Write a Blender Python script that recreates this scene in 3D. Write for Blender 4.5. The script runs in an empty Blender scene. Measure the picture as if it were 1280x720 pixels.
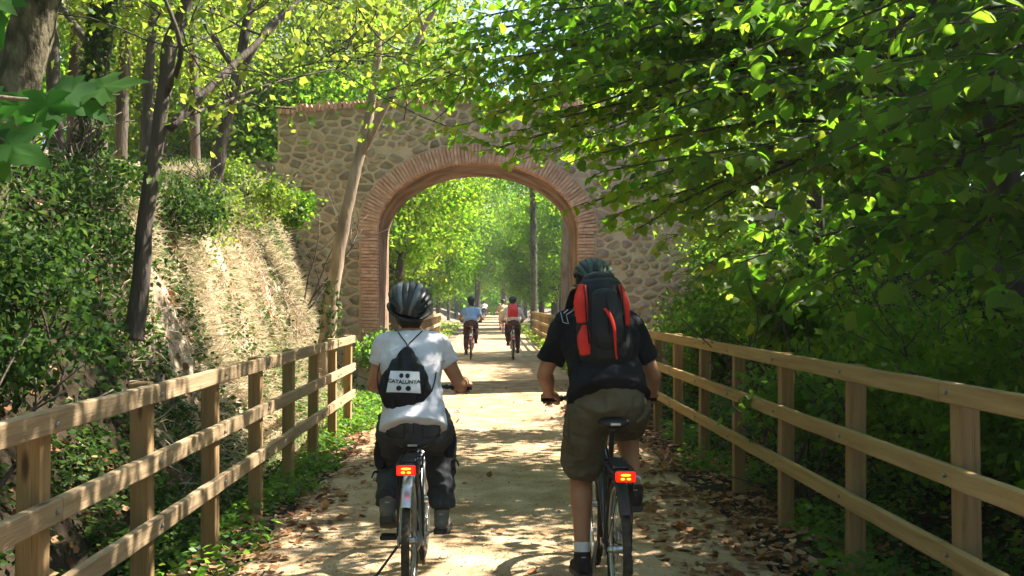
import bpy, bmesh, math, random
import numpy as np
from mathutils import Vector, Matrix, noise

random.seed(7); RNG = np.random.default_rng(7)
SC = bpy.context.scene
COL = SC.collection
R = math.radians

# ------------------------------------------------------------------ camera
CAM_H = 1.55
FPX = 1244.0                      # focal length in pixels of the 1280 px wide photograph
cam_d = bpy.data.cameras.new('camera'); cam = bpy.data.objects.new('camera', cam_d); COL.objects.link(cam)
cam_d.sensor_width = 36; cam_d.lens = 36 * FPX / 1280
cam_d.clip_start = 0.05; cam_d.clip_end = 3000
cam.location = (0, 0, CAM_H)
cam.rotation_euler = (R(90 + 0.83), 0, R(-1.38))
SC.camera = cam
CAM_M = cam.rotation_euler.to_matrix()

def P(px, py, D):
    """point at forward distance D seen at photo pixel px, py"""
    d = CAM_M @ Vector(((px - 640) / FPX, -(py - 360) / FPX, -1))
    return Vector((d.x * D / d.y, D, CAM_H + d.z * D / d.y))

def to_px(p):
    q = CAM_M.transposed() @ (Vector(p) - Vector((0, 0, CAM_H)))
    if q.z > -0.01: return None
    return 640 + FPX * q.x / -q.z, 360 - FPX * q.y / -q.z, -q.z

# ------------------------------------------------------------------ sky, sun, exposure
SUN_EL, SUN_AZ = 50, 73           # azimuth to the right of the path direction
w = bpy.data.worlds.new('World'); SC.world = w; w.use_nodes = True
nt = w.node_tree; nt.nodes.clear()
sky = nt.nodes.new('ShaderNodeTexSky'); sky.sky_type = 'NISHITA'; sky.sun_disc = False
sky.sun_elevation = R(SUN_EL); sky.sun_rotation = R(SUN_AZ)
bg = nt.nodes.new('ShaderNodeBackground'); bg.inputs['Strength'].default_value = 0.1
wo = nt.nodes.new('ShaderNodeOutputWorld')
nt.links.new(sky.outputs[0], bg.inputs[0]); nt.links.new(bg.outputs[0], wo.inputs[0])
sd = bpy.data.lights.new('sun', 'SUN'); sun = bpy.data.objects.new('sun', sd); COL.objects.link(sun)
sd.energy = 5.0; sd.angle = R(0.55); sd.color = (1.0, 0.93, 0.82)
SUNV = Vector((math.cos(R(SUN_EL)) * math.sin(R(SUN_AZ)), math.cos(R(SUN_EL)) * math.cos(R(SUN_AZ)), math.sin(R(SUN_EL))))
sun.rotation_euler = SUNV.to_track_quat('Z', 'Y').to_euler()
SC.view_settings.view_transform = 'Standard'; SC.view_settings.look = 'None'
SC.view_settings.gamma = 1; SC.view_settings.exposure = 2.05
SC.cycles.max_bounces = 8; SC.cycles.diffuse_bounces = 4; SC.cycles.transmission_bounces = 6
SC.cycles.use_denoising = True

# ------------------------------------------------------------------ helpers
def wm(o):
    m = o.matrix_basis.copy()
    if o.parent: m = wm(o.parent) @ o.matrix_parent_inverse @ m
    return m

def link(o, parent=None, world=False):
    COL.objects.link(o)
    if parent:
        o.parent = parent
        if world: o.matrix_parent_inverse = wm(parent).inverted()
    return o

def empty(name, loc, label, cat, group=None, rz=0):
    o = bpy.data.objects.new(name, None); o.empty_display_size = .2
    o.location = loc; o.rotation_euler = (0, 0, rz); COL.objects.link(o)
    return tag(o, label, cat, group)

def tag(o, label=None, cat=None, group=None, kind=None):
    if label: o['label'] = label
    if cat: o['category'] = cat
    if group: o['group'] = group
    if kind: o['kind'] = kind
    return o

class Geo:
    """plain vertex / face collector"""
    def __init__(s): s.v = []; s.f = []; s.m = []; s.mi = 0
    def add(s, vs, fs):
        k = len(s.v); s.v.extend([tuple(v) for v in vs])
        s.f.extend([tuple(i + k for i in f) for f in fs]); s.m.extend([s.mi] * len(fs))
    def box(s, c, d, rot=None, bev=0):
        x, y, z = d[0] / 2, d[1] / 2, d[2] / 2
        if bev:
            b = bev; vs = []
            for sx in (-1, 1):
                for sy in (-1, 1):
                    for sz in (-1, 1):
                        vs += [(sx * (x - b), sy * (y - b), sz * z), (sx * (x - b), sy * y, sz * (z - b)), (sx * x, sy * (y - b), sz * (z - b))]
            bm = bmesh.new()
            bv = [bm.verts.new(v) for v in vs]
            r = bmesh.ops.convex_hull(bm, input=bv)
            bm.verts.index_update()
            vs = [v.co.copy() for v in bm.verts]; fs = [[v.index for v in f.verts] for f in bm.faces]; bm.free()
        else:
            vs = [Vector((sx * x, sy * y, sz * z)) for sx in (-1, 1) for sy in (-1, 1) for sz in (-1, 1)]
            fs = [(0, 1, 3, 2), (4, 6, 7, 5), (0, 4, 5, 1), (2, 3, 7, 6), (0, 2, 6, 4), (1, 5, 7, 3)]
        M = rot if rot is not None else Matrix.Identity(3)
        s.add([M @ Vector(v) + Vector(c) for v in vs], fs)
    def chain(s, pts, rad, side=(1, 0, 0), n=14, cap=1.0, res=3, closed=False):
        pts = [Vector(p) for p in pts]; rad = [(r, r) if not isinstance(r, (tuple, list)) else r for r in rad]
        if len(rad) == 1: rad = rad * len(pts)
        if res > 1 and len(pts) > 2:
            np_, nr = [], []
            for i in range(len(pts) - 1):
                p0 = pts[max(i - 1, 0)]; p1 = pts[i]; p2 = pts[i + 1]; p3 = pts[min(i + 2, len(pts) - 1)]
                for k in range(res):
                    t = k / res
                    q = .5 * ((2 * p1) + (p2 - p0) * t + (2 * p0 - 5 * p1 + 4 * p2 - p3) * t * t + (3 * p1 - p0 - 3 * p2 + p3) * t ** 3)
                    np_.append(q); e = t * t * (3 - 2 * t)
                    nr.append(tuple(rad[i][j] * (1 - e) + rad[i + 1][j] * e for j in (0, 1)))
            np_.append(pts[-1]); nr.append(rad[-1]); pts, rad = np_, nr
        m = len(pts); side = Vector(side)
        rings = []; U = None
        for i in range(m):
            t = (pts[min(i + 1, m - 1)] - pts[max(i - 1, 0)])
            if closed: t = pts[(i + 1) % m] - pts[i - 1]
            t.normalize()
            a = side if U is None else U
            u = a - t * a.dot(t)
            if u.length < 1e-3: u = Vector((0, 1, 0)) - t * t.y
            if u.length < 1e-3: u = Vector((0, 0, 1)) - t * t.z
            u.normalize(); U = u; v = t.cross(u)
            rings.append((pts[i], t, u, v, rad[i]))
        if not closed and cap > 0:
            pre, post = [], []
            for lst, (p, t, u, v, r), sg in ((pre, rings[0], -1), (post, rings[-1], 1)):
                for ang in (30, 58, 80):
                    c, sn = math.cos(R(ang)), math.sin(R(ang))
                    lst.append((p + t * sg * sn * cap * min(r), t, u, v, (r[0] * c, r[1] * c)))
            rings = pre[::-1] + rings + post
        vs, fs = [], []
        for (p, t, u, v, r) in rings:
            for k in range(n):
                a = 2 * math.pi * k / n
                vs.append(p + u * (math.cos(a) * r[0]) + v * (math.sin(a) * r[1]))
        M = len(rings)
        for i in range(M - 1 + (1 if closed else 0)):
            j = (i + 1) % M
            for k in range(n):
                l = (k + 1) % n
                fs.append((i * n + k, i * n + l, j * n + l, j * n + k))
        if not closed:
            fs.append(tuple(range(n))[::-1]); fs.append(tuple((M - 1) * n + k for k in range(n)))
        s.add(vs, fs)
    def tube(s, pts, r, n=8, side=(1, 0, 0)):
        rr = r if isinstance(r, (list, tuple)) else [r] * len(pts)
        s.chain(pts, list(rr), n=n, cap=0, res=1, side=side)
    def ell(s, c, r, rot=None, n=16, m=10):
        M = rot if rot is not None else Matrix.Identity(3)
        vs, fs = [], []
        vs.append((0, 0, r[2]))
        for i in range(1, m):
            th = math.pi * i / m
            for k in range(n):
                a = 2 * math.pi * k / n
                vs.append((r[0] * math.sin(th) * math.cos(a), r[1] * math.sin(th) * math.sin(a), r[2] * math.cos(th)))
        vs.append((0, 0, -r[2])); L = len(vs) - 1
        for k in range(n):
            l = (k + 1) % n
            fs.append((0, 1 + k, 1 + l)); fs.append((L, 1 + (m - 2) * n + l, 1 + (m - 2) * n + k))
            for i in range(m - 2):
                fs.append((1 + i * n + k, 1 + (i + 1) * n + k, 1 + (i + 1) * n + l, 1 + i * n + l))
        s.add([M @ Vector(v) + Vector(c) for v in vs], fs)
    def torus(s, c, R0, r, axis='x', n=48, k=10, ry=None):
        pts = []
        for i in range(n):
            a = 2 * math.pi * i / n
            pts.append(Vector(c) + (Vector((0, math.cos(a) * R0, math.sin(a) * R0)) if axis == 'x' else Vector((math.cos(a) * R0, math.sin(a) * R0, 0))))
        sd_ = (1, 0, 0) if axis == 'x' else (0, 0, 1)
        s.chain(pts, [(r, ry or r)] * n, side=sd_, n=k, cap=0, res=1, closed=True)
    def mesh(s, name='mesh'):
        me = bpy.data.meshes.new(name); me.from_pydata(s.v, [], s.f); me.update()
        return me

def obj_me(name, me, mat, parent=None, world=False, smooth=False):
    o = bpy.data.objects.new(name, me)
    if mat is not None and not len(me.materials):
        for m in (mat if isinstance(mat, (list, tuple)) else [mat]): me.materials.append(m)
    if smooth: me.shade_smooth()
    return link(o, parent, world)

def build(name, g, mat, parent=None, world=False, smooth=True, recalc=True, auto=None):
    me = g.mesh(name)
    if recalc:
        bm = bmesh.new(); bm.from_mesh(me); bmesh.ops.recalc_face_normals(bm, faces=bm.faces); bm.to_mesh(me); bm.free()
    if any(g.m): me.polygons.foreach_set('material_index', g.m)
    o = obj_me(name, me, mat, parent, world)
    if smooth:
        me.shade_smooth()
        if auto is not None: me.set_sharp_from_angle(angle=R(auto))
    return o

def remeshed(name, g, mat, parent=None, voxel=.01, smooth=4, wr=None, world=False, factor=.5):
    """join the pieces of g into one continuous skin; wr = (amplitude, frequency, stretch) folds"""
    me = g.mesh(name)
    bm = bmesh.new(); bm.from_mesh(me); bmesh.ops.recalc_face_normals(bm, faces=bm.faces); bm.to_mesh(me); bm.free()
    t = bpy.data.objects.new('tmp', me); COL.objects.link(t)
    m = t.modifiers.new('r', 'REMESH'); m.mode = 'VOXEL'; m.voxel_size = voxel
    if smooth:
        m = t.modifiers.new('s', 'SMOOTH'); m.factor = factor; m.iterations = smooth
    dg = bpy.context.evaluated_depsgraph_get()
    me2 = bpy.data.meshes.new_from_object(t.evaluated_get(dg)); me2.name = name
    bpy.data.objects.remove(t); bpy.data.meshes.remove(me)
    if wr:
        n = len(me2.vertices); co = np.empty(n * 3); no = np.empty(n * 3)
        me2.vertices.foreach_get('co', co); me2.vertices.foreach_get('normal', no)
        co = co.reshape(-1, 3); no = no.reshape(-1, 3); amp, fr, st = wr
        d = np.array([noise.fractal(Vector((p[0] * fr * st[0], p[1] * fr * st[1], p[2] * fr * st[2])), 1.0, 2.0, 3) for p in co])
        d = -np.abs(d) * amp + amp * .3
        co += no * d[:, None]; me2.vertices.foreach_set('co', co.ravel()); me2.update()
    me2.materials.clear()
    me2.shade_smooth()
    return obj_me(name, me2, mat, parent, world)

# ------------------------------------------------------------------ materials
def ramp(nt, stops):
    r = nt.nodes.new('ShaderNodeValToRGB'); e = r.color_ramp.elements
    while len(e) < len(stops): e.new(.5)
    for i, (p, c) in enumerate(stops): e[i].position = p; e[i].color = (*c, 1)
    return r

def pm(name, stops, scale=5, rough=.7, bump=.2, bscale=40, metal=0, stretch=(1, 1, 1), bstretch=None, spec=.4,
       rand=0, detail=6, emit=None, emitc=None, dist=0.01, world=False):
    m = bpy.data.materials.new(name); m.use_nodes = True; nt = m.node_tree; n = nt.nodes; L = nt.links
    b = n['Principled BSDF']; b.inputs['Roughness'].default_value = rough; b.inputs['Metallic'].default_value = metal
    b.inputs['Specular IOR Level'].default_value = spec
    if isinstance(stops[0], (int, float)): stops = [(0, stops), (1, stops)]
    tc = n.new('ShaderNodeTexCoord'); mp = n.new('ShaderNodeMapping'); mp.inputs['Scale'].default_value = stretch
    L.new(tc.outputs['Object'], mp.inputs[0])
    src = mp.outputs[0]
    if rand or True:
        oi = n.new('ShaderNodeObjectInfo'); ad = n.new('ShaderNodeVectorMath'); ad.operation = 'ADD'
        ml = n.new('ShaderNodeMath'); ml.operation = 'MULTIPLY'; ml.inputs[1].default_value = 37.0 if rand else 0
        L.new(oi.outputs['Random'], ml.inputs[0]); L.new(src, ad.inputs[0]); L.new(ml.outputs[0], ad.inputs[1]); src = ad.outputs[0]
    nz = n.new('ShaderNodeTexNoise'); nz.inputs['Scale'].default_value = scale; nz.inputs['Detail'].default_value = detail
    L.new(src, nz.inputs['Vector'])
    rp = ramp(nt, stops); L.new(nz.outputs[0], rp.inputs[0]); colr = rp.outputs[0]
    if rand:
        hs = n.new('ShaderNodeHueSaturation'); mr = n.new('ShaderNodeMapRange')
        mr.inputs['To Min'].default_value = 1 - rand; mr.inputs['To Max'].default_value = 1 + rand
        L.new(oi.outputs['Random'], mr.inputs[0]); L.new(mr.outputs[0], hs.inputs['Value'])
        L.new(colr, hs.inputs['Color']); colr = hs.outputs[0]
    L.new(colr, b.inputs['Base Color'])
    if bump:
        mp2 = n.new('ShaderNodeMapping'); mp2.inputs['Scale'].default_value = bstretch or stretch; L.new(tc.outputs['Object'], mp2.inputs[0])
        nb = n.new('ShaderNodeTexNoise'); nb.inputs['Scale'].default_value = bscale; nb.inputs['Detail'].default_value = 5
        L.new(mp2.outputs[0], nb.inputs['Vector'])
        bp = n.new('ShaderNodeBump'); bp.inputs['Strength'].default_value = bump; bp.inputs['Distance'].default_value = dist
        L.new(nb.outputs[0], bp.inputs['Height']); L.new(bp.outputs[0], b.inputs['Normal'])
    if emit:
        b.inputs['Emission Color'].default_value = (*emitc, 1); b.inputs['Emission Strength'].default_value = emit
    return m

def leafmat(name, cols, tcols, mix=.5, rough=.48, spec=.28):
    m = bpy.data.materials.new(name); m.use_nodes = True; nt = m.node_tree; n = nt.nodes; L = nt.links
    b = n['Principled BSDF']; out = n['Material Output']; b.inputs['Roughness'].default_value = rough
    b.inputs['Specular IOR Level'].default_value = spec
    at = n.new('ShaderNodeAttribute'); at.attribute_name = 'tone'
    k = len(cols) - 1
    r1 = ramp(nt, [(i / k, c) for i, c in enumerate(cols)]); r2 = ramp(nt, [(i / k, c) for i, c in enumerate(tcols)])
    L.new(at.outputs['Fac'], r1.inputs[0]); L.new(at.outputs['Fac'], r2.inputs[0])
    tr = n.new('ShaderNodeBsdfTranslucent'); mx = n.new('ShaderNodeMixShader'); mx.inputs[0].default_value = mix
    L.new(r1.outputs[0], b.inputs['Base Color']); L.new(r2.outputs[0], tr.inputs['Color'])
    L.new(b.outputs[0], mx.inputs[1]); L.new(tr.outputs[0], mx.inputs[2]); L.new(mx.outputs[0], out.inputs['Surface'])
    return m

M = {}
M['lime'] = leafmat('lime_leaf', [(.022, .066, .006), (.04, .105, .01), (.09, .14, .015)], [(.14, .4, .012), (.3, .56, .02), (.55, .62, .04)], .56, .55, .14)
M['dark'] = leafmat('dark_leaf', [(.024, .066, .008), (.044, .108, .012), (.075, .14, .02)], [(.12, .36, .014), (.26, .5, .025), (.46, .6, .05)], .55, .55, .12)
M['yellow'] = leafmat('yellow_green_leaf', [(.045, .1, .01), (.08, .14, .014), (.14, .16, .02)], [(.2, .4, .03), (.38, .52, .05), (.6, .6, .08)], .5)
M['ivy'] = leafmat('ivy_leaf', [(.013, .034, .008), (.028, .064, .011), (.1, .125, .03)], [(.05, .14, .02), (.1, .22, .03), (.22, .32, .05)], .3, .55, .1)
M['herb'] = leafmat('herb_leaf', [(.04, .11, .015), (.06, .15, .02), (.09, .17, .03)], [(.15, .4, .03), (.25, .5, .04), (.4, .55, .06)], .45)
M['plane'] = leafmat('plane_leaf', [(.025, .07, .018), (.034, .09, .022), (.045, .105, .026)], [(.07, .26, .03), (.1, .33, .04), (.14, .38, .05)], .5, .6, .1)
M['dry'] = leafmat('dry_grass', [(.36, .26, .16), (.62, .51, .37), (.42, .4, .2)], [(.45, .36, .22), (.65, .55, .38), (.4, .45, .18)], .4, .7, .2)
M['litter'] = leafmat('fallen_leaf', [(.12, .045, .02), (.32, .16, .07), (.52, .37, .22)], [(.2, .08, .03), (.4, .2, .06), (.5, .35, .15)], .2, .75, .2)
M['bark'] = pm('bark', [(.3, (.05, .038, .028)), (.7, (.15, .12, .09))], 9, .9, .8, 22, stretch=(1, 1, .25), dist=.03)
M['bark_dark'] = pm('dark_bark', [(.3, (.04, .03, .022)), (.75, (.125, .098, .075))], 9, .9, .9, 22, stretch=(1, 1, .25), dist=.03)
M['bark_plane'] = pm('plane_bark', [(.4, (.035, .03, .02)), (.5, (.08, .068, .042)), (.62, (.17, .145, .095))], 9, .95, .8, 30, stretch=(1, 1, .5), dist=.03, spec=.1)
M['bark_pale'] = pm('pale_bark', [(.3, (.17, .12, .075)), (.7, (.38, .29, .2))], 8, .85, .7, 20, stretch=(1, 1, .3), dist=.02)
# ------------------------------------------------------------------ ground
def sm(a, b, x):
    t = min(max((x - a) / (b - a), 0), 1); return t * t * (3 - 2 * t)
def lerp_tab(xs, ys, x): return float(np.interp(x, xs, ys))
def gz(x, y):
    if x < 0:
        H = lerp_tab([-10, 3, 8, 12, 15, 17.5, 20, 24, 40, 80], [2.0, 2.1, 2.45, 2.9, 3.25, 3.7, 3.7, 1.6, 1.0, .6], y)
        toe = lerp_tab([5, 10, 14, 17], [-2.4, -2.3, -2.15, -2.25], y)
        s = sm(0, 1, (toe - x) / lerp_tab([5, 9, 12, 16, 24], [1.5, 1.5, 1.75, 1.8, 2.5], y))
        z = H * s
        dip = math.exp(-((x + 2.2) / .28) ** 2) * .32 * sm(14, 9, y)
        z -= dip
        z += H / 3 * .5 * sm(.04, .35, s) * sm(1.0, .6, s) * (noise.noise(Vector((x * 1.2, y * 1.1, 7))) + .5 * noise.noise(Vector((x * 2.6, y * 2.6, 17)))) * sm(18, 16.5, y)
        z += .12 * max(0, min(-x - 4, 14))
    else:
        H = lerp_tab([-10, 0, 8, 14, 20, 24, 40, 80], [.6, .8, 1.3, 2.2, 3.0, 1.3, .9, .6], y)
        s = sm(0, 1, (x - 2.7) / 2.4)
        z = H * s - math.exp(-((x - 2.55) / .3) ** 2) * .15 * sm(16, 12, y)
        z += .1 * max(0, min(x - 5, 14))
    if s > 0 or abs(x) > 2:
        k = min(1, max(abs(x) - 1.9, 0) * 2)
        z += k * .22 * noise.noise(Vector((x * .8, y * .8, 0))) * (.3 + s) + k * .08 * noise.noise(Vector((x * 3, y * 3, 4)))
    return z - .03
def gn(x, y):
    e = .08
    return Vector((-(gz(x + e, y) - gz(x - e, y)) / (2 * e), -(gz(x, y + e) - gz(x, y - e)) / (2 * e), 1)).normalized()

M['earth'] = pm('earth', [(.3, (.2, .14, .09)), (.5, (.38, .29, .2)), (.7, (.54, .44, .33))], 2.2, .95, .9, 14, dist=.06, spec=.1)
M['sand'] = pm('path_sand', [(.3, (.24, .155, .08)), (.5, (.37, .26, .15)), (.68, (.5, .37, .24))], 2.6, .95, .6, 60, dist=.012, spec=.15, detail=9)

def grid_sheet(name, xs, ys, fz, mat):
    nx, ny = len(xs), len(ys)
    V = [(x, y, fz(x, y)) for y in ys for x in xs]
    F = [(j * nx + i, j * nx + i + 1, (j + 1) * nx + i + 1, (j + 1) * nx + i) for j in range(ny - 1) for i in range(nx - 1)]
    me = bpy.data.meshes.new(name); me.from_pydata(V, [], F); me.update()
    o = obj_me(name, me, mat, smooth=True); o['kind'] = 'structure'; return o
xs = sorted(set([-900, -400, -200, -100, -60, -40, -28] + [round(-20 + i * 1.0, 3) for i in range(14)] + [round(-6 + i * .15, 3) for i in range(81)] +
                [7 + i for i in range(14)] + [28, 40, 60, 100, 200, 400, 900]))
ys = sorted(set([-60, -30, -15, -8] + [round(-4 + i * .2, 3) for i in range(150)] + [26 + i * 1.2 for i in range(60)] + [100, 130, 170, 240, 400, 800, 1500]))
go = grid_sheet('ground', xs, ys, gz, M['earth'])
at = go.data.attributes.new('dry', 'FLOAT', 'POINT')  # pale clay versus dark humus; sun and shade also put into soil colour
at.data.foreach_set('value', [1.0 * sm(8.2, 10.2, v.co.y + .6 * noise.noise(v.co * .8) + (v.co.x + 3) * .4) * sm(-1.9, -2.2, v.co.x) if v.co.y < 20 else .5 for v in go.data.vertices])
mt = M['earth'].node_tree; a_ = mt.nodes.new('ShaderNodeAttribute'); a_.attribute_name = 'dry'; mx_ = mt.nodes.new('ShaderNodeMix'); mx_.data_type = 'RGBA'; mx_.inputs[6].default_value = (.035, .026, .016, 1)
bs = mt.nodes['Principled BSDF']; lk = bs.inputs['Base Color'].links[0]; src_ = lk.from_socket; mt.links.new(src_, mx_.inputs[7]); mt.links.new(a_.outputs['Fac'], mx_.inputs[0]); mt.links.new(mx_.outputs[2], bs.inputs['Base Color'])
def path_edge(y, sgn): return sgn * (1.78 if sgn > 0 else 1.5) + .14 * noise.noise(Vector((sgn * 5, y * .9, 0))) + .05 * noise.noise(Vector((sgn * 9, y * 4, 0)))
pys = [-4 + i * .12 for i in range(290)] + [31 + i * .8 for i in range(110)] + [130, 180, 260, 400]
V, F = [], []; NX = 34
for y in pys:
    a, b = path_edge(y, -1), path_edge(y, 1)
    for i in range(NX + 1):
        x = a + (b - a) * i / NX
        e = min(i, NX - i)
        z = -.004 + .006 * noise.noise(Vector((x * 1.3, y * 1.3, 2))) + .003 * noise.noise(Vector((x * 7, y * 7, 2)))
        if e == 0: z = -.045
        elif e == 1: z -= .012
        V.append((x, y, min(z, 0)))
for j in range(len(pys) - 1):
    for i in range(NX): F.append((j * (NX + 1) + i, j * (NX + 1) + i + 1, (j + 1) * (NX + 1) + i + 1, (j + 1) * (NX + 1) + i))
me = bpy.data.meshes.new('path'); me.from_pydata(V, [], F); me.update()
po = obj_me('path', me, M['sand'], smooth=True); po['kind'] = 'structure'

# ------------------------------------------------------------------ stone arch wall across the path
WY, WB = 18.0, 20.2
AX, AZ, AA, AB = -.18, 2.84, 1.83, 1.26      # springing centre, half width, rise
M['mortar'] = pm('mortar', [(.3, (.46, .34, .22)), (.55, (.6, .47, .32)), (.7, (.5, .36, .24))], 2.5, .95, .8, 25, dist=.04, spec=.1)
M['stone'] = pm('rubble_stone', [(.25, (.2, .155, .095)), (.5, (.29, .235, .15)), (.75, (.4, .32, .22))], 7, .9, .9, 26, rand=.25, dist=.02, spec=.2)
M['stone_pink'] = pm('pinkish_rubble_stone', [(.25, (.28, .2, .15)), (.5, (.37, .27, .21)), (.75, (.46, .35, .28))], 6, .9, .6, 30, rand=.25, dist=.02, spec=.2)
M['brick'] = pm('brick', [(.3, (.42, .23, .155)), (.55, (.56, .34, .24)), (.75, (.64, .48, .38))], 9, .9, .5, 60, rand=.13, dist=.01, spec=.2)
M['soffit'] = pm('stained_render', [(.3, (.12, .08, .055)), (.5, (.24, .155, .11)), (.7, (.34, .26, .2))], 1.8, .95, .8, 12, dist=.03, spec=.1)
wall = empty('arch_bridge', (AX, 19.1, 0), 'rubble stone bridge wall with a brick arch spanning the path', 'bridge')
def wtop(x): return 4.98 + .2 * (1 - ((x + .2) / 3.7) ** 2)
XL, XR = -3.8, 3.45
outl = [(-8, -.6), (AX - AA, -.6)]
for i in range(33):
    a = math.pi * (1 - i / 32); outl.append((AX + AA * math.cos(a), AZ + AB * math.sin(a)))
outl += [(AX + AA, -.6), (8, -.6), (8, 3.2), (XR + .02, 3.3), (XR, wtop(XR))]
for i in range(1, 20): x = XR + (XL - XR) * i / 20; outl.append((x, wtop(x)))
outl += [(XL, wtop(XL)), (XL, 4.08), (-5, 4.0), (-8, 3.9)]
bm = bmesh.new()
fv = [bm.verts.new((x, WY + .035, z)) for x, z in outl]; f = bm.faces.new(fv)
r = bmesh.ops.extrude_face_region(bm, geom=[f]); bmesh.ops.translate(bm, verts=[v for v in r['geom'] if isinstance(v, bmesh.types.BMVert)], vec=(0, WB - WY - .035, 0))
bmesh.ops.recalc_face_normals(bm, faces=bm.faces)
for f in bm.faces:
    c = f.calc_center_median()
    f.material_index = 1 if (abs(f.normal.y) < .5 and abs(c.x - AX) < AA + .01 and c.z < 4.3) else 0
me = bpy.data.meshes.new('mortar_core'); bm.to_mesh(me); bm.free()
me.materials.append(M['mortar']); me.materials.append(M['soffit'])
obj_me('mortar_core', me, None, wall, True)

def brick_mesh(sx, sy, sz, rnd):
    g = Geo(); g.box((0, 0, 0), (sx, sy, sz), bev=.007)
    g.v = [tuple(c + rnd.uniform(-.004, .004) for c in v) for v in g.v]
    me = g.mesh('brick'); me.materials.append(M['brick']); return me
rnd = random.Random(3)
B_ring = [brick_mesh(.34, .26, .055, rnd) for _ in range(5)]
B_cop = [brick_mesh(.062, .42, .13, rnd) for _ in range(4)]
B_long = [brick_mesh(.29, .3, .05, rnd) for _ in range(4)]
B_short = [brick_mesh(.14, .3, .05, rnd) for _ in range(3)]
def put_brick(me, loc, rot):
    o = bpy.data.objects.new('brick', me); o.location = loc; o.rotation_euler = rot; link(o, wall, True)
# ring
th = 0; N = 86
def ringpt(a): # position and outward normal on the inner ellipse
    p = Vector((AX + AA * math.cos(a), 0, AZ + AB * math.sin(a))); n = Vector((math.cos(a) / AA, 0, math.sin(a) / AB)).normalized(); return p, n
arc = [0]; A = [i / 400 * math.pi for i in range(401)]
for i in range(400): arc.append(arc[-1] + ((ringpt(A[i])[0] + ringpt(A[i])[1] * .18) - (ringpt(A[i + 1])[0] + ringpt(A[i + 1])[1] * .18)).length)
for k in range(N):
    a = float(np.interp((k + .5) / N * arc[-1], arc, A)); p, n = ringpt(a)
    c = p + n * (.17 - .012 + rnd.uniform(-.008, .008)); ang = -math.atan2(n.z, n.x)
    put_brick(B_ring[k % 5], (c.x, WY + .105 + rnd.uniform(-.012, .012), c.z), (rnd.uniform(-.02, .02), ang + rnd.uniform(-.02, .02), 0))
# jambs
z = .35; k = 0
while z < AZ - .02:
    for sgn in (-1, 1):
        xj = AX + sgn * AA
        long_ = (k % 2 == 0) if sgn < 0 else (k % 3 == 0)
        me = B_long[k % 4] if long_ else B_short[k % 3]; wd = .29 if long_ else .14
        put_brick(me, (xj + sgn * (wd / 2 - .012), WY + .12 + rnd.uniform(-.01, .01), z), (0, rnd.uniform(-.012, .012), 0))
        if not long_: put_brick(B_short[(k + 1) % 3], (xj + sgn * (wd + .005 + wd / 2 - .012), WY + .12 + rnd.uniform(-.01, .01), z), (0, rnd.uniform(-.012, .012), 0))
    z += .06; k += 1
# coping of bricks on edge
x = XL + .035
while x < XR - .02:
    put_brick(B_cop[rnd.randrange(4)], (x, WY + .19 + rnd.uniform(-.02, .02), wtop(x) + .028 + rnd.uniform(-.022, .014)), (rnd.uniform(-.05, .05), rnd.uniform(-.09, .09), rnd.uniform(-.04, .04))); x += .078
# rubble stones: voronoi cells, shrunk and rounded
pts = []
def in_wall(x, z):
    if z > wtop(max(min(x, XR), XL)) - .08 or x > XR + 1.2 or x < -4.9: return False
    if x < XL + .05 and z > 3.98: return False
    if x > XR and z > 3.15: return False
    if z < .4: return False
    if z < AZ and abs(x - AX) < AA + .36: return False
    if z >= AZ and ((x - AX) / (AA + .42)) ** 2 + ((z - AZ) / (AB + .42)) ** 2 < 1: return False
    if x < -2.9 and z < 1.0 + (-x - 2.9) * 2.2: return False
    return True
tries = 0
while tries < 9000:
    tries += 1; x, z = rnd.uniform(-4.9, 4.2), rnd.uniform(.4, 5.2)
    if not in_wall(x, z): continue
    rr = .128 if z < 3.2 or x < -1.5 else .115
    rr *= rnd.choice([.62, .8, .9, 1.0, 1.15, 1.4])
    if all(((x - q[0]) * .8) ** 2 + ((z - q[1]) * 1.25) ** 2 > max(rr, q[2]) ** 2 for q in pts): pts.append((x, z, rr))
def clip(poly, nx, nz, d):
    out = []
    for i in range(len(poly)):
        a, b = poly[i], poly[(i + 1) % len(poly)]
        da, db = a[0] * nx + a[1] * nz - d, b[0] * nx + b[1] * nz - d
        if da <= 0: out.append(a)
        if da * db < 0:
            t = da / (da - db); out.append((a[0] + (b[0] - a[0]) * t, a[1] + (b[1] - a[1]) * t))
    return out
stones = []
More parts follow.
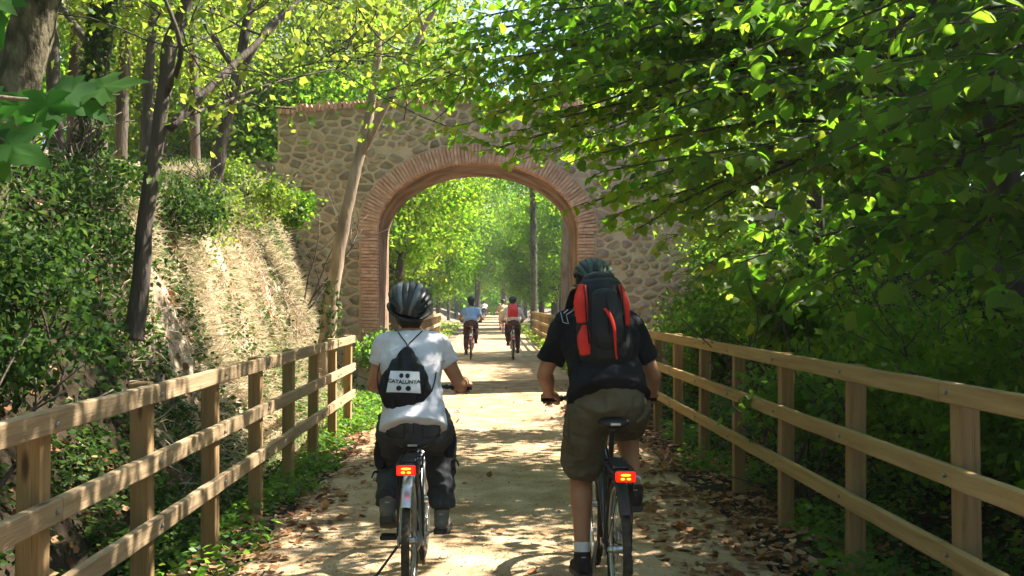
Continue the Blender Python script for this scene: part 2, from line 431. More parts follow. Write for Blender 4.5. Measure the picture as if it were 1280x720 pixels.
for i, (x, z, rr) in enumerate(pts):
    poly = [(x - .32, z - .24), (x + .32, z - .24), (x + .32, z + .24), (x - .32, z + .24)]
    for j, (u, v, _) in enumerate(pts):
        if j == i or abs(u - x) > .7 or abs(v - z) > .6: continue
        nx, nz = (u - x) * .64, (v - z) * 1.56; l = math.hypot(nx, nz); nx /= l; nz /= l
        mx, mz = (x + u) / 2, (z + v) / 2
        poly = clip(poly, nx, nz, mx * nx + mz * nz - .012)
        if len(poly) < 3: break
    if len(poly) < 3: continue
    # keep clear of coping, ring, jambs and ends
    poly = clip(poly, 0, 1, wtop(max(min(x, XR), XL)) - .03)
    poly = clip(poly, 1, 0, XR - .015) if z > 3.1 else poly
    poly = clip(poly, -1, 0, -(XL + .015)) if z > 3.98 and len(poly) > 2 else poly
    if z < AZ and len(poly) > 2:
        poly = clip(poly, 1, 0, AX - AA - .31) if x < AX else clip(poly, -1, 0, -(AX + AA + .31))
    elif len(poly) > 2:
        a = math.atan2((z - AZ) / AB, (x - AX) / AA); a = min(max(a, 0), math.pi); p, n = ringpt(a); q = p + n * .35
        poly = clip(poly, -n.x, -n.z, -(q.x * n.x + q.z * n.z))
    if len(poly) < 3: continue
    cx = sum(p[0] for p in poly) / len(poly); cz = sum(p[1] for p in poly) / len(poly)
    ar = abs(sum(poly[k][0] * poly[(k + 1) % len(poly)][1] - poly[(k + 1) % len(poly)][0] * poly[k][1] for k in range(len(poly)))) / 2
    if ar < .006: continue
    if rnd.random() < .07: continue
    for _ in range(1 + (rnd.random() < .35)):
        np2 = []
        for k in range(len(poly)):
            a, b = poly[k], poly[(k + 1) % len(poly)]
            np2 += [(a[0] * .83 + b[0] * .17, a[1] * .83 + b[1] * .17), (a[0] * .17 + b[0] * .83, a[1] * .17 + b[1] * .83)]
        poly = np2 if len(np2) <= 16 else poly
    stones.append((ar, cx, cz, [(p[0] + rnd.uniform(-.006, .006), p[1] + rnd.uniform(-.006, .006)) for p in poly]))
stones.sort(key=lambda s: -s[0])
rest = Geo()
for k, (ar, cx, cz, poly) in enumerate(stones):
    g = Geo(); n = len(poly); d = rnd.uniform(-.002, .022)
    shr = max(.76, 1 - .02 / math.sqrt(ar)); 
    rings = [(.035 - .0, shr, .04), (0, shr * .985, 0), (-d, shr * .93, 0)]
    vs = []
    for (dy, sc_, ex) in rings:
        for (px_, pz_) in poly: vs.append(((px_ - cx) * sc_, dy + ex + rnd.uniform(-.003, .003), (pz_ - cz) * sc_))
    vs.append((0, -d - .003, 0))
    fs = [(r * n + i, r * n + (i + 1) % n, (r + 1) * n + (i + 1) % n, (r + 1) * n + i) for r in range(2) for i in range(n)]
    fs += [(2 * n + i, 2 * n + (i + 1) % n, 3 * n) for i in range(n)]
    if k < 300:
        g.add(vs, fs); me = g.mesh('stone'); me.materials.append(M['stone_pink'] if (cx > .3 and rnd.random() < .75) or rnd.random() < .08 else M['stone']); me.shade_smooth()
        o = bpy.data.objects.new('stone', me); o.location = (cx, WY + .03, cz); link(o, wall, True)
    else: rest.add([(v[0] + cx, v[1] + WY + .03, v[2] + cz) for v in vs], fs)
if rest.v:
    o = build('small_stone', rest, M['stone'], wall, True, recalc=False); o['kind'] = 'stuff'
print('stones', len(stones))

# ------------------------------------------------------------------ wooden fences
def woodmat(name, a, b, c, gaxis):
    m = woodmat0(name, a, b, c, gaxis); nt = m.node_tree; n = nt.nodes; L = nt.links; bs = n['Principled BSDF']; src = bs.inputs['Base Color'].links[0].from_socket
    tc = n.new('ShaderNodeTexCoord'); oi = n.new('ShaderNodeObjectInfo'); mp = n.new('ShaderNodeMapping'); mp.inputs['Scale'].default_value = {'y': (5, 1.3, 5), 'z': (5, 5, 1.3)}[gaxis]
    L.new(tc.outputs['Object'], mp.inputs[0]); ad = n.new('ShaderNodeVectorMath'); ml = n.new('ShaderNodeMath'); ml.operation = 'MULTIPLY'; ml.inputs[1].default_value = 53; L.new(oi.outputs['Random'], ml.inputs[0]); L.new(mp.outputs[0], ad.inputs[0]); L.new(ml.outputs[0], ad.inputs[1])
    vo = n.new('ShaderNodeTexVoronoi'); vo.inputs['Scale'].default_value = 1.1; L.new(ad.outputs[0], vo.inputs['Vector'])
    r = ramp(nt, [(.05, (.25, .25, .25)), (.11, (1, 1, 1))]); L.new(vo.outputs['Distance'], r.inputs[0])
    cr = n.new('ShaderNodeTexNoise'); cr.inputs['Scale'].default_value = 6; cr.inputs['Detail'].default_value = 3; mp2 = n.new('ShaderNodeMapping'); mp2.inputs['Scale'].default_value = {'y': (14, .35, 14), 'z': (14, 14, .35)}[gaxis]; L.new(ad.outputs[0], mp2.inputs[0]); L.new(mp2.outputs[0], cr.inputs['Vector'])
    r2 = ramp(nt, [(.30, (.35, .33, .3)), (.34, (1, 1, 1))]); L.new(cr.outputs[0], r2.inputs[0])
    m1 = n.new('ShaderNodeMix'); m1.data_type = 'RGBA'; m1.blend_type = 'MULTIPLY'; m1.inputs[0].default_value = 1; L.new(src, m1.inputs[6]); L.new(r.outputs[0], m1.inputs[7])
    m2 = n.new('ShaderNodeMix'); m2.data_type = 'RGBA'; m2.blend_type = 'MULTIPLY'; m2.inputs[0].default_value = 1; L.new(m1.outputs[2], m2.inputs[6]); L.new(r2.outputs[0], m2.inputs[7]); L.new(m2.outputs[2], bs.inputs['Base Color'])
    return m
def woodmat0(name, a, b, c, gaxis):
    st = {'y': (9, .55, 9), 'z': (9, 9, .6)}[gaxis]
    return pm(name, [(.25, a), (.5, b), (.75, c)], 3.2, .8, .6, 12, stretch=st, rand=.12, dist=.006, spec=.25, detail=8)
M['rail'] = woodmat('weathered_pine_rail', (.22, .155, .085), (.31, .22, .125), (.38, .285, .17), 'y')
M['post'] = woodmat('pine_post', (.22, .135, .06), (.31, .195, .09), (.38, .245, .12), 'z')
M['rail_bounce'] = woodmat('bounce_tinted_pine_rail', (.25, .165, .065), (.34, .23, .095), (.42, .295, .135), 'y')  # same pine as the left rails; warm bounce light put into the colour
M['bolt'] = pm('galvanised_bolt', (.3, .3, .3), rough=.45, metal=1, bump=0)
def rail_mesh(L, h, t, rnd):
    g = Geo(); n = 10; prof = [(-t / 2, -h / 2 + .006), (-t / 2 + .006, -h / 2), (t / 2 - .006, -h / 2), (t / 2, -h / 2 + .006), (t / 2, h / 2 - .006), (t / 2 - .006, h / 2), (-t / 2 + .006, h / 2), (-t / 2, h / 2 - .006)]
    vs = []
    for i in range(n + 1):
        y = -L / 2 + L * i / n; ox, oz = rnd.uniform(-.002, .002), rnd.uniform(-.0025, .0025)
        for (a, b) in prof: vs.append((a + ox, y, b + oz))
    fs = [(i * 8 + k, i * 8 + (k + 1) % 8, (i + 1) * 8 + (k + 1) % 8, (i + 1) * 8 + k) for i in range(n) for k in range(8)]
    fs += [tuple(range(8))[::-1], tuple(n * 8 + k for k in range(8))]
    g.add(vs, fs); return g.mesh('rail')
def fence(name_label, xr, side, y0, y1, first_post, spacing, tops, rmat, seed):
    """side: +1 posts stand to the right of the rails"""
    rn = random.Random(seed); root = empty('wooden_fence', (xr, (y0 + y1) / 2, 0), name_label, 'fence')
    posts = []; y = first_post
    while y < y1 + .1: posts.append(y); y += spacing
    top = tops[0] - .035; pmesh = []
    for _ in range(3):
        g = Geo(); g.box((0, 0, 0), (.094, .094, 1.75), bev=.006); g.v = [tuple(c + rn.uniform(-.002, .002) for c in v) for v in g.v]
        me = g.mesh('post'); me.materials.append(M['post']); pmesh.append(me)
    for k, y in enumerate(posts):
        o = bpy.data.objects.new('post', pmesh[k % 3]); o.location = (xr + side * (.021 + .049), y, top + rn.uniform(-.012, .02) - .875 + .02)
        o.rotation_euler = (rn.uniform(-.01, .01), rn.uniform(-.008, .008), rn.uniform(-.03, .03)); link(o, root, True)
    per = 2; L = spacing * per
    meshes = [rail_mesh(L - .004, .094, .042, rn) for _ in range(3)]
    for me in meshes: me.materials.append(rmat)
    for ti, tz in enumerate(tops):
        y = y1 + .06 - L * (1 if ti != 1 else .5) if True else 0
        cur = y1 + .06
        firstL = L if ti != 1 else L / 2
        cur_top = cur
        k = 0
        while cur_top > y0:
            seg = firstL if k == 0 else L
            if k == 0 and ti == 1:
                me = rail_mesh(seg - .004, .094, .042, rn); me.materials.append(rmat)
            else: me = meshes[(k + ti) % 3]
            o = bpy.data.objects.new('rail', me); o.location = (xr + rn.uniform(-.001, .001), cur_top - seg / 2, tz - .05)
            link(o, root, True); cur_top -= seg; k += 1
    bg_ = Geo(); bg_.chain([(-.004, 0, 0), (.004, 0, 0)], [.011, .011], n=8, cap=.5, res=1, side=(0, 1, 0)); bme = bg_.mesh('bolt'); bme.materials.append(M['bolt'])
    if y0 < 10:
        for y in posts:
            if y > 1.5:
                for tz in tops:
                    o = bpy.data.objects.new('bolt', bme); o.location = (xr - side * .0265, y + rn.uniform(-.015, .015), tz - .05 + rn.uniform(-.01, .01)); link(o, root, True)
    return root
fence('weathered three-rail wooden fence along the left edge of the path before the arch', -1.668, -1, -.6, 12.39, 3.85 - 1.22 * 3, 1.22, (1.145, .80, .475), M['rail'], 1)
fence('three-rail wooden fence in warm bounce tint along the right edge of the path before the arch', 2.05, 1, -1, 15.1, 4.37 - 1.34 * 3, 1.34, (1.2, .83, .475), M['rail_bounce'], 2)
fence('distant wooden fence on the left of the path beyond the arch', -1.72, -1, 22.5, 36, 22.6, 1.22, (1.17, .83, .48), M['rail'], 3)
fence('distant wooden fence on the right of the path beyond the arch', 1.95, 1, 22.5, 44, 22.6, 1.34, (1.17, .83, .48), M['rail_bounce'], 4)

# ------------------------------------------------------------------ thin sunlit haze
g = Geo(); g.box((0, 720, 8.6), (1860, 1600, 21.4))
hm_ = bpy.data.materials.new('haze'); hm_.use_nodes = True; n_ = hm_.node_tree.nodes; n_.clear(); vo = n_.new('ShaderNodeVolumePrincipled'); ou = n_.new('ShaderNodeOutputMaterial')
vo.inputs['Color'].default_value = (.95, .97, 1, 1); vo.inputs['Density'].default_value = .0006; vo.inputs['Anisotropy'].default_value = .3; hm_.node_tree.links.new(vo.outputs[0], ou.inputs['Volume'])
hz = build('haze', g, hm_, smooth=False); tag(hz, 'thin sunlit haze in the air of the wooded cutting', 'haze', kind='stuff')
# ------------------------------------------------------------------ materials of bicycles and riders
M['rubber'] = pm('tyre_rubber', (.018, .018, .018), rough=.85, bump=.3, bscale=120, dist=.002)
M['dust_rubber'] = pm('dusty_tyre', [(.35, (.03, .027, .022)), (.7, (.09, .075, .055))], 14, .9, .3, 100, dist=.002)
M['steel'] = pm('steel', (.55, .55, .56), rough=.28, metal=1, bump=0)
M['alloy'] = pm('brushed_alloy', [(.3, (.5, .5, .5)), (.7, (.68, .68, .68))], 20, .38, 0, metal=1)
M['black_metal'] = pm('black_metal', (.02, .02, .022), rough=.4, bump=0)
M['chain'] = pm('oily_chain', (.12, .1, .08), rough=.4, metal=1, bump=.8, bscale=200, dist=.002)
M['frame_dark'] = pm('dark_frame_paint', (.025, .028, .035), rough=.22, bump=0, spec=.6)
M['frame_red'] = pm('red_frame_paint', (.45, .03, .02), rough=.25, bump=0, spec=.6)
M['frame_silver'] = pm('silver_frame_paint', (.4, .41, .43), rough=.3, metal=.6, bump=0)
M['plastic'] = pm('black_plastic', (.022, .022, .024), rough=.5, bump=.1, bscale=150, dist=.001)
M['guard_silver'] = pm('silver_mudguard', (.5, .5, .5), rough=.3, metal=.7, bump=0)
M['lens_red'] = pm('lit_red_lens', (.6, .01, .005), rough=.15, bump=0, emit=.75, emitc=(1, .006, .0))
M['lens_lit'] = pm('lit_amber_lamp', (1, .4, .05), rough=.3, bump=0, emit=1.5, emitc=(1, .24, .01))
M['reflector'] = pm('red_reflector', (.5, .02, .01), rough=.15, bump=0)
M['skin_tan'] = pm('tanned_skin', [(.3, (.33, .155, .085)), (.7, (.44, .22, .125))], 8, .5, .15, 90, dist=.002, spec=.35)
M['skin'] = pm('skin', [(.3, (.4, .2, .12)), (.7, (.5, .27, .17))], 8, .5, .15, 90, dist=.002, spec=.35)
M['eye'] = pm('eye_white', (.7, .7, .68), rough=.2, bump=0)
M['hair'] = pm('dark_hair', [(.3, (.008, .006, .005)), (.7, (.035, .022, .014))], 12, .55, .9, 60, stretch=(4, 4, .5), dist=.01)
def cloth(name, a, b, bump=.25, rough=.9): return pm(name, [(.35, a), (.65, b)], 6, rough, bump, 260, dist=.0015, spec=.15)
M['white_shirt'] = cloth('white_cotton', (.6, .59, .65), (.68, .67, .72))
M['black_shirt'] = cloth('black_cotton', (.01, .01, .012), (.017, .017, .02))
M['khaki'] = cloth('khaki_cotton', (.085, .075, .05), (.12, .105, .07))
M['charcoal'] = cloth('charcoal_cotton', (.045, .048, .052), (.07, .073, .076))
M['charcoal_dark'] = cloth('dark_pocket_cotton', (.014, .015, .018), (.025, .026, .03))
M['blue_shirt'] = cloth('light_blue_cotton', (.22, .38, .66), (.3, .47, .75))
M['grey_sleeve'] = cloth('grey_brown_cotton', (.1, .08, .075), (.16, .13, .12))
M['tan_cloth'] = cloth('tan_cotton', (.45, .28, .14), (.55, .36, .2))
M['pale_cloth'] = cloth('pale_cotton', (.6, .56, .5), (.7, .66, .6))
M['brown_cloth'] = cloth('brown_trouser_cotton', (.06, .03, .025), (.1, .055, .04))
M['bag_black'] = cloth('black_nylon', (.01, .011, .013), (.018, .018, .02), .4, .55)
M['pack_grey'] = cloth('charcoal_nylon', (.016, .018, .019), (.03, .033, .034), .4, .6)
M['pack_red'] = cloth('red_nylon', (.55, .025, .015), (.68, .04, .025), .4, .5)
M['pack_pink'] = cloth('pinkish_red_nylon', (.62, .05, .07), (.72, .07, .1), .4, .5)
M['white_print'] = cloth('white_print_patch', (.62, .64, .68), (.68, .7, .74), .1)
M['black_print'] = pm('black_print', (.015, .015, .018), rough=.8, bump=0)
M['shoe_grey'] = cloth('grey_shoe_suede', (.13, .115, .09), (.24, .21, .17))
M['shoe_dark'] = cloth('dark_shoe_suede', (.025, .018, .018), (.05, .035, .032))
M['sole'] = pm('rubber_sole', (.05, .045, .04), rough=.8, bump=.2)
M['sock'] = cloth('white_sock', (.6, .6, .62), (.72, .72, .74))
M['helmet_black'] = pm('glossy_black_helmet', [(.4, (.012, .014, .015)), (.6, (.03, .034, .036))], 10, .38, 0, spec=.3)
M['helmet_grey'] = pm('grey_helmet_panel', (.11, .125, .13), rough=.4, bump=0, spec=.35)
M['helmet_reflect'] = pm('helmet_green_reflections', [(.4, (.02, .04, .03)), (.6, (.05, .085, .06))], 14, .4, 0, spec=.3)  # green reflections put into the colour of the helmet ribs
M['foam'] = pm('black_helmet_foam', (.01, .01, .01), rough=.9, bump=.2)
M['leather'] = pm('black_saddle', (.015, .015, .016), rough=.4, bump=.1, bscale=90, dist=.001)

# ------------------------------------------------------------------ bicycle
def bicycle(loc, label, frame_mat, guard_mat, rz=0, crank=90, hb=.28, hbz=1.02, saddle_z=.93, rack=True, light=True, kick=False, detail=True, group=None, lean=0, seat_y=-.23):
    o = empty('bicycle', loc, label, 'bicycle', group, rz); o.rotation_euler = (0, lean, rz)
    BB = Vector((0, 0, .28)); RA = Vector((0, -.44, .345)); FA = Vector((0, .63, .345))
    seat = Vector((0, seat_y, saddle_z)); st = BB.lerp(seat, .72); ht = Vector((0, .44, .86)); hb_ = Vector((0, .485, .70))
    n1, n2 = (10, 8) if detail else (7, 6)
    g = Geo()
    g.tube([BB, st], .016, n1); g.tube([BB, hb_], .019, n1); g.tube([BB.lerp(seat, .6), ht], .016, n1); g.tube([ht + Vector((0, -.012, .04)), hb_ + Vector((0, .008, -.03))], .021, n1)
    for s in (-1, 1):
        g.tube([BB + Vector((s * .03, -.03, 0)), RA + Vector((s * .062, 0, 0))], .009, n2)
        g.tube([BB.lerp(seat, .6) + Vector((s * .014, 0, 0)), BB.lerp(seat, .58) + Vector((s * .045, -.08, -.06)), RA + Vector((s * .062, 0, 0))], .008, n2)
        g.box(RA + Vector((s * .062, 0, 0)), (.006, .04, .05), bev=.002)
    g.tube([BB + Vector((-.035, 0, 0)), BB + Vector((.035, 0, 0))], .022, n1)
    build('frame', g, frame_mat, o, auto=40)
    g = Geo(); cr = hb_ + Vector((0, .01, -.05)); g.tube([cr + Vector((-.055, 0, 0)), cr + Vector((.055, 0, 0))], .016, n2)
    for s in (-1, 1): g.tube([cr + Vector((s * .052, 0, 0)), cr.lerp(FA, .6) + Vector((s * .055, 0, 0)), FA + Vector((s * .055, 0, 0))], [.014, .012, .009], n2)
    build('fork', g, frame_mat, o, auto=40)
    Rw = .325
    for nm, ax, wd in (('rear', RA, .02), ('front', FA, .02)):
        w_ = empty_child('wheel', o); g = Geo(); g.torus(ax, Rw, .02, n=56 if detail else 28, k=10, ry=.021)
        if detail:
            for k in range(64):
                a = 2 * math.pi * k / 64
                for s in (-1, 1): g.box(ax + Vector((s * .009, math.cos(a) * (Rw + .0195), math.sin(a) * (Rw + .0195))), (.011, .012, .004), rot=Matrix.Rotation(a - math.pi / 2, 3, 'X'))
        build('tyre', g, M['dust_rubber'], w_, auto=50)
        g = Geo(); g.torus(ax, Rw - .028, .012, n=56 if detail else 28, k=8, ry=.009); build('rim', g, M['alloy'], w_)
        g = Geo(); g.tube([ax + Vector((-.055, 0, 0)), ax + Vector((-.03, 0, 0)), ax + Vector((.03, 0, 0)), ax + Vector((.055, 0, 0))], [.008, .02, .02, .008], 12)
        for s in (-1, 1): g.tube([ax + Vector((s * .03, 0, 0)), ax + Vector((s * .034, 0, 0))], .03, 14)
        if nm == 'rear' and detail:
            for q in range(7): g.tube([ax + Vector((.036 + q * .0035, 0, 0)), ax + Vector((.0375 + q * .0035, 0, 0))], .052 - q * .005, 18)
        build('hub', g, M['steel'], w_, auto=40)
        g = Geo(); ns = 32 if detail else 14
        for k in range(ns):
            a = 2 * math.pi * k / ns; b = a + (.5 if k % 4 < 2 else -.5); s = 1 if k % 2 else -1
            g.tube([ax + Vector((s * .032, math.cos(b) * .026, math.sin(b) * .026)), ax + Vector((0, math.cos(a) * (Rw - .03), math.sin(a) * (Rw - .03)))], .0013 if detail else .0018, 4)
        build('spokes', g, M['steel'], w_)
    # mudguards
    for ax, a0, a1 in ((RA, 35, 142), (FA, 20, 165)):
        g = Geo(); n = 26; vs, fs = [], []; prof = [(-.029, -.012), (-.022, .006), (0, .013), (.022, .006), (.029, -.012), (.021, .003), (0, .010), (-.021, .003)]
        for i in range(n + 1):
            a = R(a0 + (a1 - a0) * i / n)
            for (x, h) in prof: vs.append(ax + Vector((x, math.cos(a) * (Rw + .034 + h), math.sin(a) * (Rw + .034 + h))))
        k = len(prof)
        fs = [(i * k + j, i * k + (j + 1) % k, (i + 1) * k + (j + 1) % k, (i + 1) * k + j) for i in range(n) for j in range(k)] + [tuple(range(k)), tuple(n * k + j for j in range(k))]
        g.add(vs, fs); 
        ab = R(a1 - 20 if ax is RA else a0 + 15); e = ax + Vector((0, math.cos(ab) * (Rw + .045), math.sin(ab) * (Rw + .045)))
        for s in (-1, 1): g.tube([ax + Vector((s * .06, 0, 0)), e + Vector((s * .024, 0, 0))], .0022, 5)
        build('mudguard', g, guard_mat, o, auto=40)
    # seat post, saddle
    g = Geo(); g.tube([st - Vector((0, 0, .02)), seat - Vector((0, 0, .05))], .0135, 10); g.box(seat + Vector((0, 0, -.05)), (.035, .05, .025), bev=.004)
    for s in (-1, 1): g.tube([seat + Vector((s * .025, -.08, -.02)), seat + Vector((s * .02, -.02, -.05)), seat + Vector((s * .018, .06, -.045)), seat + Vector((0, .13, -.015))], .0035, 6)
    build('seat_post', g, M['black_metal'], o, auto=40)
    g = Geo(); g.chain([seat + Vector((0, -.12, -.018)), seat + Vector((0, -.085, -.01)), seat + Vector((0, -.02, -.014)), seat + Vector((0, .06, -.02)), seat + Vector((0, .14, -.022))], [(.06, .022), (.085, .03), (.065, .028), (.03, .022), (.018, .014)], n=18, cap=.6)
    sd_ = build('saddle', g, M['leather'], o)
    g = Geo(); g.box(seat + Vector((0, -.148, -.012)), (.05, .006, .012), bev=.002); build('badge', g, M['alloy'], sd_, auto=30)
    # handlebar
    C0 = Vector((0, .43, hbz)); g = Geo()
    g.tube([ht + Vector((0, -.01, .03)), Vector((0, .42, hbz - .03)), C0 + Vector((0, .02, 0))], .013, 10)
    build('stem', g, M['black_metal'], o, auto=40)
    g = Geo(); g.chain([C0 + Vector((-hb - .03, -.05, .0)), C0 + Vector((-hb + .06, -.025, .0)), C0 + Vector((-.06, .02, 0)), C0 + Vector((.06, .02, 0)), C0 + Vector((hb - .06, -.025, 0)), C0 + Vector((hb + .03, -.05, 0))], [.0115] * 6, n=10, cap=.3, res=4)
    build('handlebar', g, M['black_metal'], o)
    for s in (-1, 1):
        g = Geo(); g.tube([C0 + Vector((s * (hb - .075), -.02, 0)), C0 + Vector((s * (hb - .07), -.0215, 0)), C0 + Vector((s * (hb + .04), -.054, 0)), C0 + Vector((s * (hb + .045), -.055, 0))], [.019, .0165, .0165, .019], 14); build('grip', g, M['rubber'], o, auto=40)
        g = Geo(); b = C0 + Vector((s * (hb - .1), -.005, 0)); g.box(b, (.03, .035, .03), bev=.006); g.tube([b, b + Vector((s * .03, .05, -.02)), b + Vector((s * .12, .035, -.045))], [.007, .006, .005], 7); build('brake_lever', g, M['black_metal'], o, auto=40)
    # crankset
    cs = empty_child('crankset', o); g = Geo(); xc = .05
    for (r_, w_) in ((.085, .003), (.062, .003)):
        g.torus(BB + Vector((xc - (.085 - r_) * .25, 0, 0)), r_, .004, n=40, k=6, ry=.0025); 
    for k in range(5):
        a = 2 * math.pi * k / 5 + .3; g.tube([BB + Vector((xc, 0, 0)), BB + Vector((xc, math.cos(a) * .083, math.sin(a) * .083))], .006, 6)
    build('chainring', g, M['alloy'], cs, auto=40)
    ca = R(crank)                    # direction of the right crank in the y-z plane
    for s in (-1, 1):
        dv = Vector((0, math.cos(ca), math.sin(ca))) * (s * .17)
        g = Geo(); g.tube([BB + Vector((s * .06, 0, 0)), BB + Vector((s * .075, 0, 0)) + dv * .5, BB + Vector((s * .08, 0, 0)) + dv], [.013, .011, .010], 8); build('crank_arm', g, M['alloy'], cs, auto=40)
        g = Geo(); c = BB + Vector((s * .135, 0, 0)) + dv; g.tube([c - Vector((s * .055, 0, 0)), c + Vector((s * .04, 0, 0))], .007, 8)
        for yy in (-.035, .035): g.box(c + Vector((0, yy, 0)), (.085, .012, .022), bev=.003)
        for xx in (-.04, .04): g.box(c + Vector((xx, 0, 0)), (.01, .07, .018), bev=.003)
        pd_ = build('pedal', g, M['plastic'], cs, auto=40)
    g = Geo()
    for s, zt in ((1, 1), (-1, -1)): g.box((BB + RA) / 2 + Vector((xc, 0, zt * .062)), (.006, .44, .009), rot=Matrix.Rotation(math.atan2(RA.z - BB.z + zt * -.02, RA.y - BB.y) + math.pi, 3, 'X'))
    build('chain', g, M['chain'], o, auto=40)
    if detail:
        g = Geo(); c = RA + Vector((.06, .0, -.06)); g.box(c, (.016, .035, .07), bev=.004); g.tube([c + Vector((0, .02, -.05)), c + Vector((.006, .02, -.05))], .022, 12); g.tube([c + Vector((0, .005, -.005)), c + Vector((.008, .005, -.005))], .02, 12); g.box(c + Vector((.01, .012, -.028)), (.005, .02, .07), bev=.001)
        build('derailleur', g, M['black_metal'], o, auto=40)
    if kick:
        g = Geo(); a = BB + Vector((-.05, -.14, .02)); b = Vector((-.19, -.32, .13)); g.tube([a, a.lerp(b, .5), b], [.008, .007, .008], 8); g.tube([b, b + Vector((-.035, -.02, -.012))], .011, 8); build('kickstand', g, M['black_metal'], o, auto=40)
    tail = RA + Vector((0, -.26, .40))
    if rack:
        g = Geo(); z = RA.z + .41
        for s in (-1, 1):
            g.tube([Vector((s * .055, -.2, z)), Vector((s * .055, -.62, z)), Vector((s * .04, -.66, z))], .005, 7)
            g.tube([RA + Vector((s * .065, 0, .01)), Vector((s * .057, -.36, z))], .004, 6); g.tube([RA + Vector((s * .065, 0, .01)), Vector((s * .057, -.56, z))], .004, 6)
            g.tube([Vector((s * .055, -.2, z)), BB.lerp(seat, .62) + Vector((s * .02, 0, -.02))], .004, 6)
        for yy in (-.22, -.34, -.46, -.58, -.66): g.tube([Vector((-.055, yy, z)), Vector((.055, yy, z))], .004, 6)
        g.box((0, -.45, z + .012), (.07, .3, .012), bev=.004)
        build('rack', g, M['black_metal'], o, auto=40)
        tail = Vector((0, -.69, z - .01))
    if light:
        g = Geo(); g.box(tail, (.1, .04, .055), bev=.012); lt = build('tail_light', g, M['plastic'], o, auto=40)
        g = Geo(); g.box(tail + Vector((0, -.022, 0)), (.092, .014, .047), bev=.006); build('lens', g, M['lens_red'], lt, auto=40)
        g = Geo()
        for zz, xx, ww in ((.009, 0, .026), (-.009, -.014, .011), (-.009, .014, .011)): g.ell(tail + Vector((xx, -.028, zz)), (ww, .004, .006), n=12, m=6)
        build('lit_lamp', g, M['lens_lit'], lt, auto=40)
    else:
        g = Geo(); g.box(tail + Vector((0, 0, -.12)), (.07, .015, .045), bev=.005); build('reflector', g, M['reflector'], o, auto=40)
    return o
def empty_child(name, parent):
    e = bpy.data.objects.new(name, None); COL.objects.link(e); e.parent = parent; e.empty_display_size = .1; return e

# ------------------------------------------------------------------ riders
def ik(h, a, L1, L2, bend):
    h, a = Vector(h), Vector(a); d = a - h; L = min(d.length, (L1 + L2) * .998); u = d.normalized()
    x = (L1 * L1 - L2 * L2 + L * L) / (2 * L); y = math.sqrt(max(L1 * L1 - x * x, 0)); b = Vector(bend); b = (b - u * b.dot(u)).normalized()
    return h + u * x + b * y
def hand(g, G, s, fwd, sc=1.0):
    """fist closed round a grip whose axis runs along x at G; s=+1 right hand"""
    G = Vector(G); r0 = .026 * sc
    back = Vector((0, -.030, .016)) * sc
    g.chain([G + Vector((-s * .038 * sc, -.02, .022)), G + Vector((0, -.026, .026)), G + Vector((s * .038 * sc, -.022, .02))], [(.026 * sc, .016 * sc), (.03 * sc, .017 * sc), (.024 * sc, .015 * sc)], side=(0, 1, 0), n=10, res=2)
    for i, (off, ln, r) in enumerate([(-.033, 1.0, .0092), (-.011, 1.1, .0095), (.011, 1.04, .0091), (.032, .85, .0082)]):
        pts = []
        for a in (135, 92, 50, 5, -45 * ln, -95 * ln):
            q = R(a); rr = r0 + (.008 if a > 40 else .003); pts.append(G + Vector((s * off * sc, math.cos(q) * rr, math.sin(q) * rr)))
        g.chain(pts, [r * sc * 1.1, r * sc * 1.12, r * sc, r * sc, r * sc * .95, r * sc * .85], n=8, res=2)
    g.chain([G + Vector((-s * .035 * sc, -.034, .01)), G + Vector((-s * .052 * sc, -.026, -.008)), G + Vector((-s * .05 * sc, -.008, -.027)), G + Vector((-s * .04 * sc, .012, -.03))], [.013 * sc, .0115 * sc, .0105 * sc, .009 * sc], n=8, res=2)

def shoe(parent, toe, heel_z_dir, mat, foot_len=.28, heel=None):
    """shoe from heel point to toe point"""
    pass

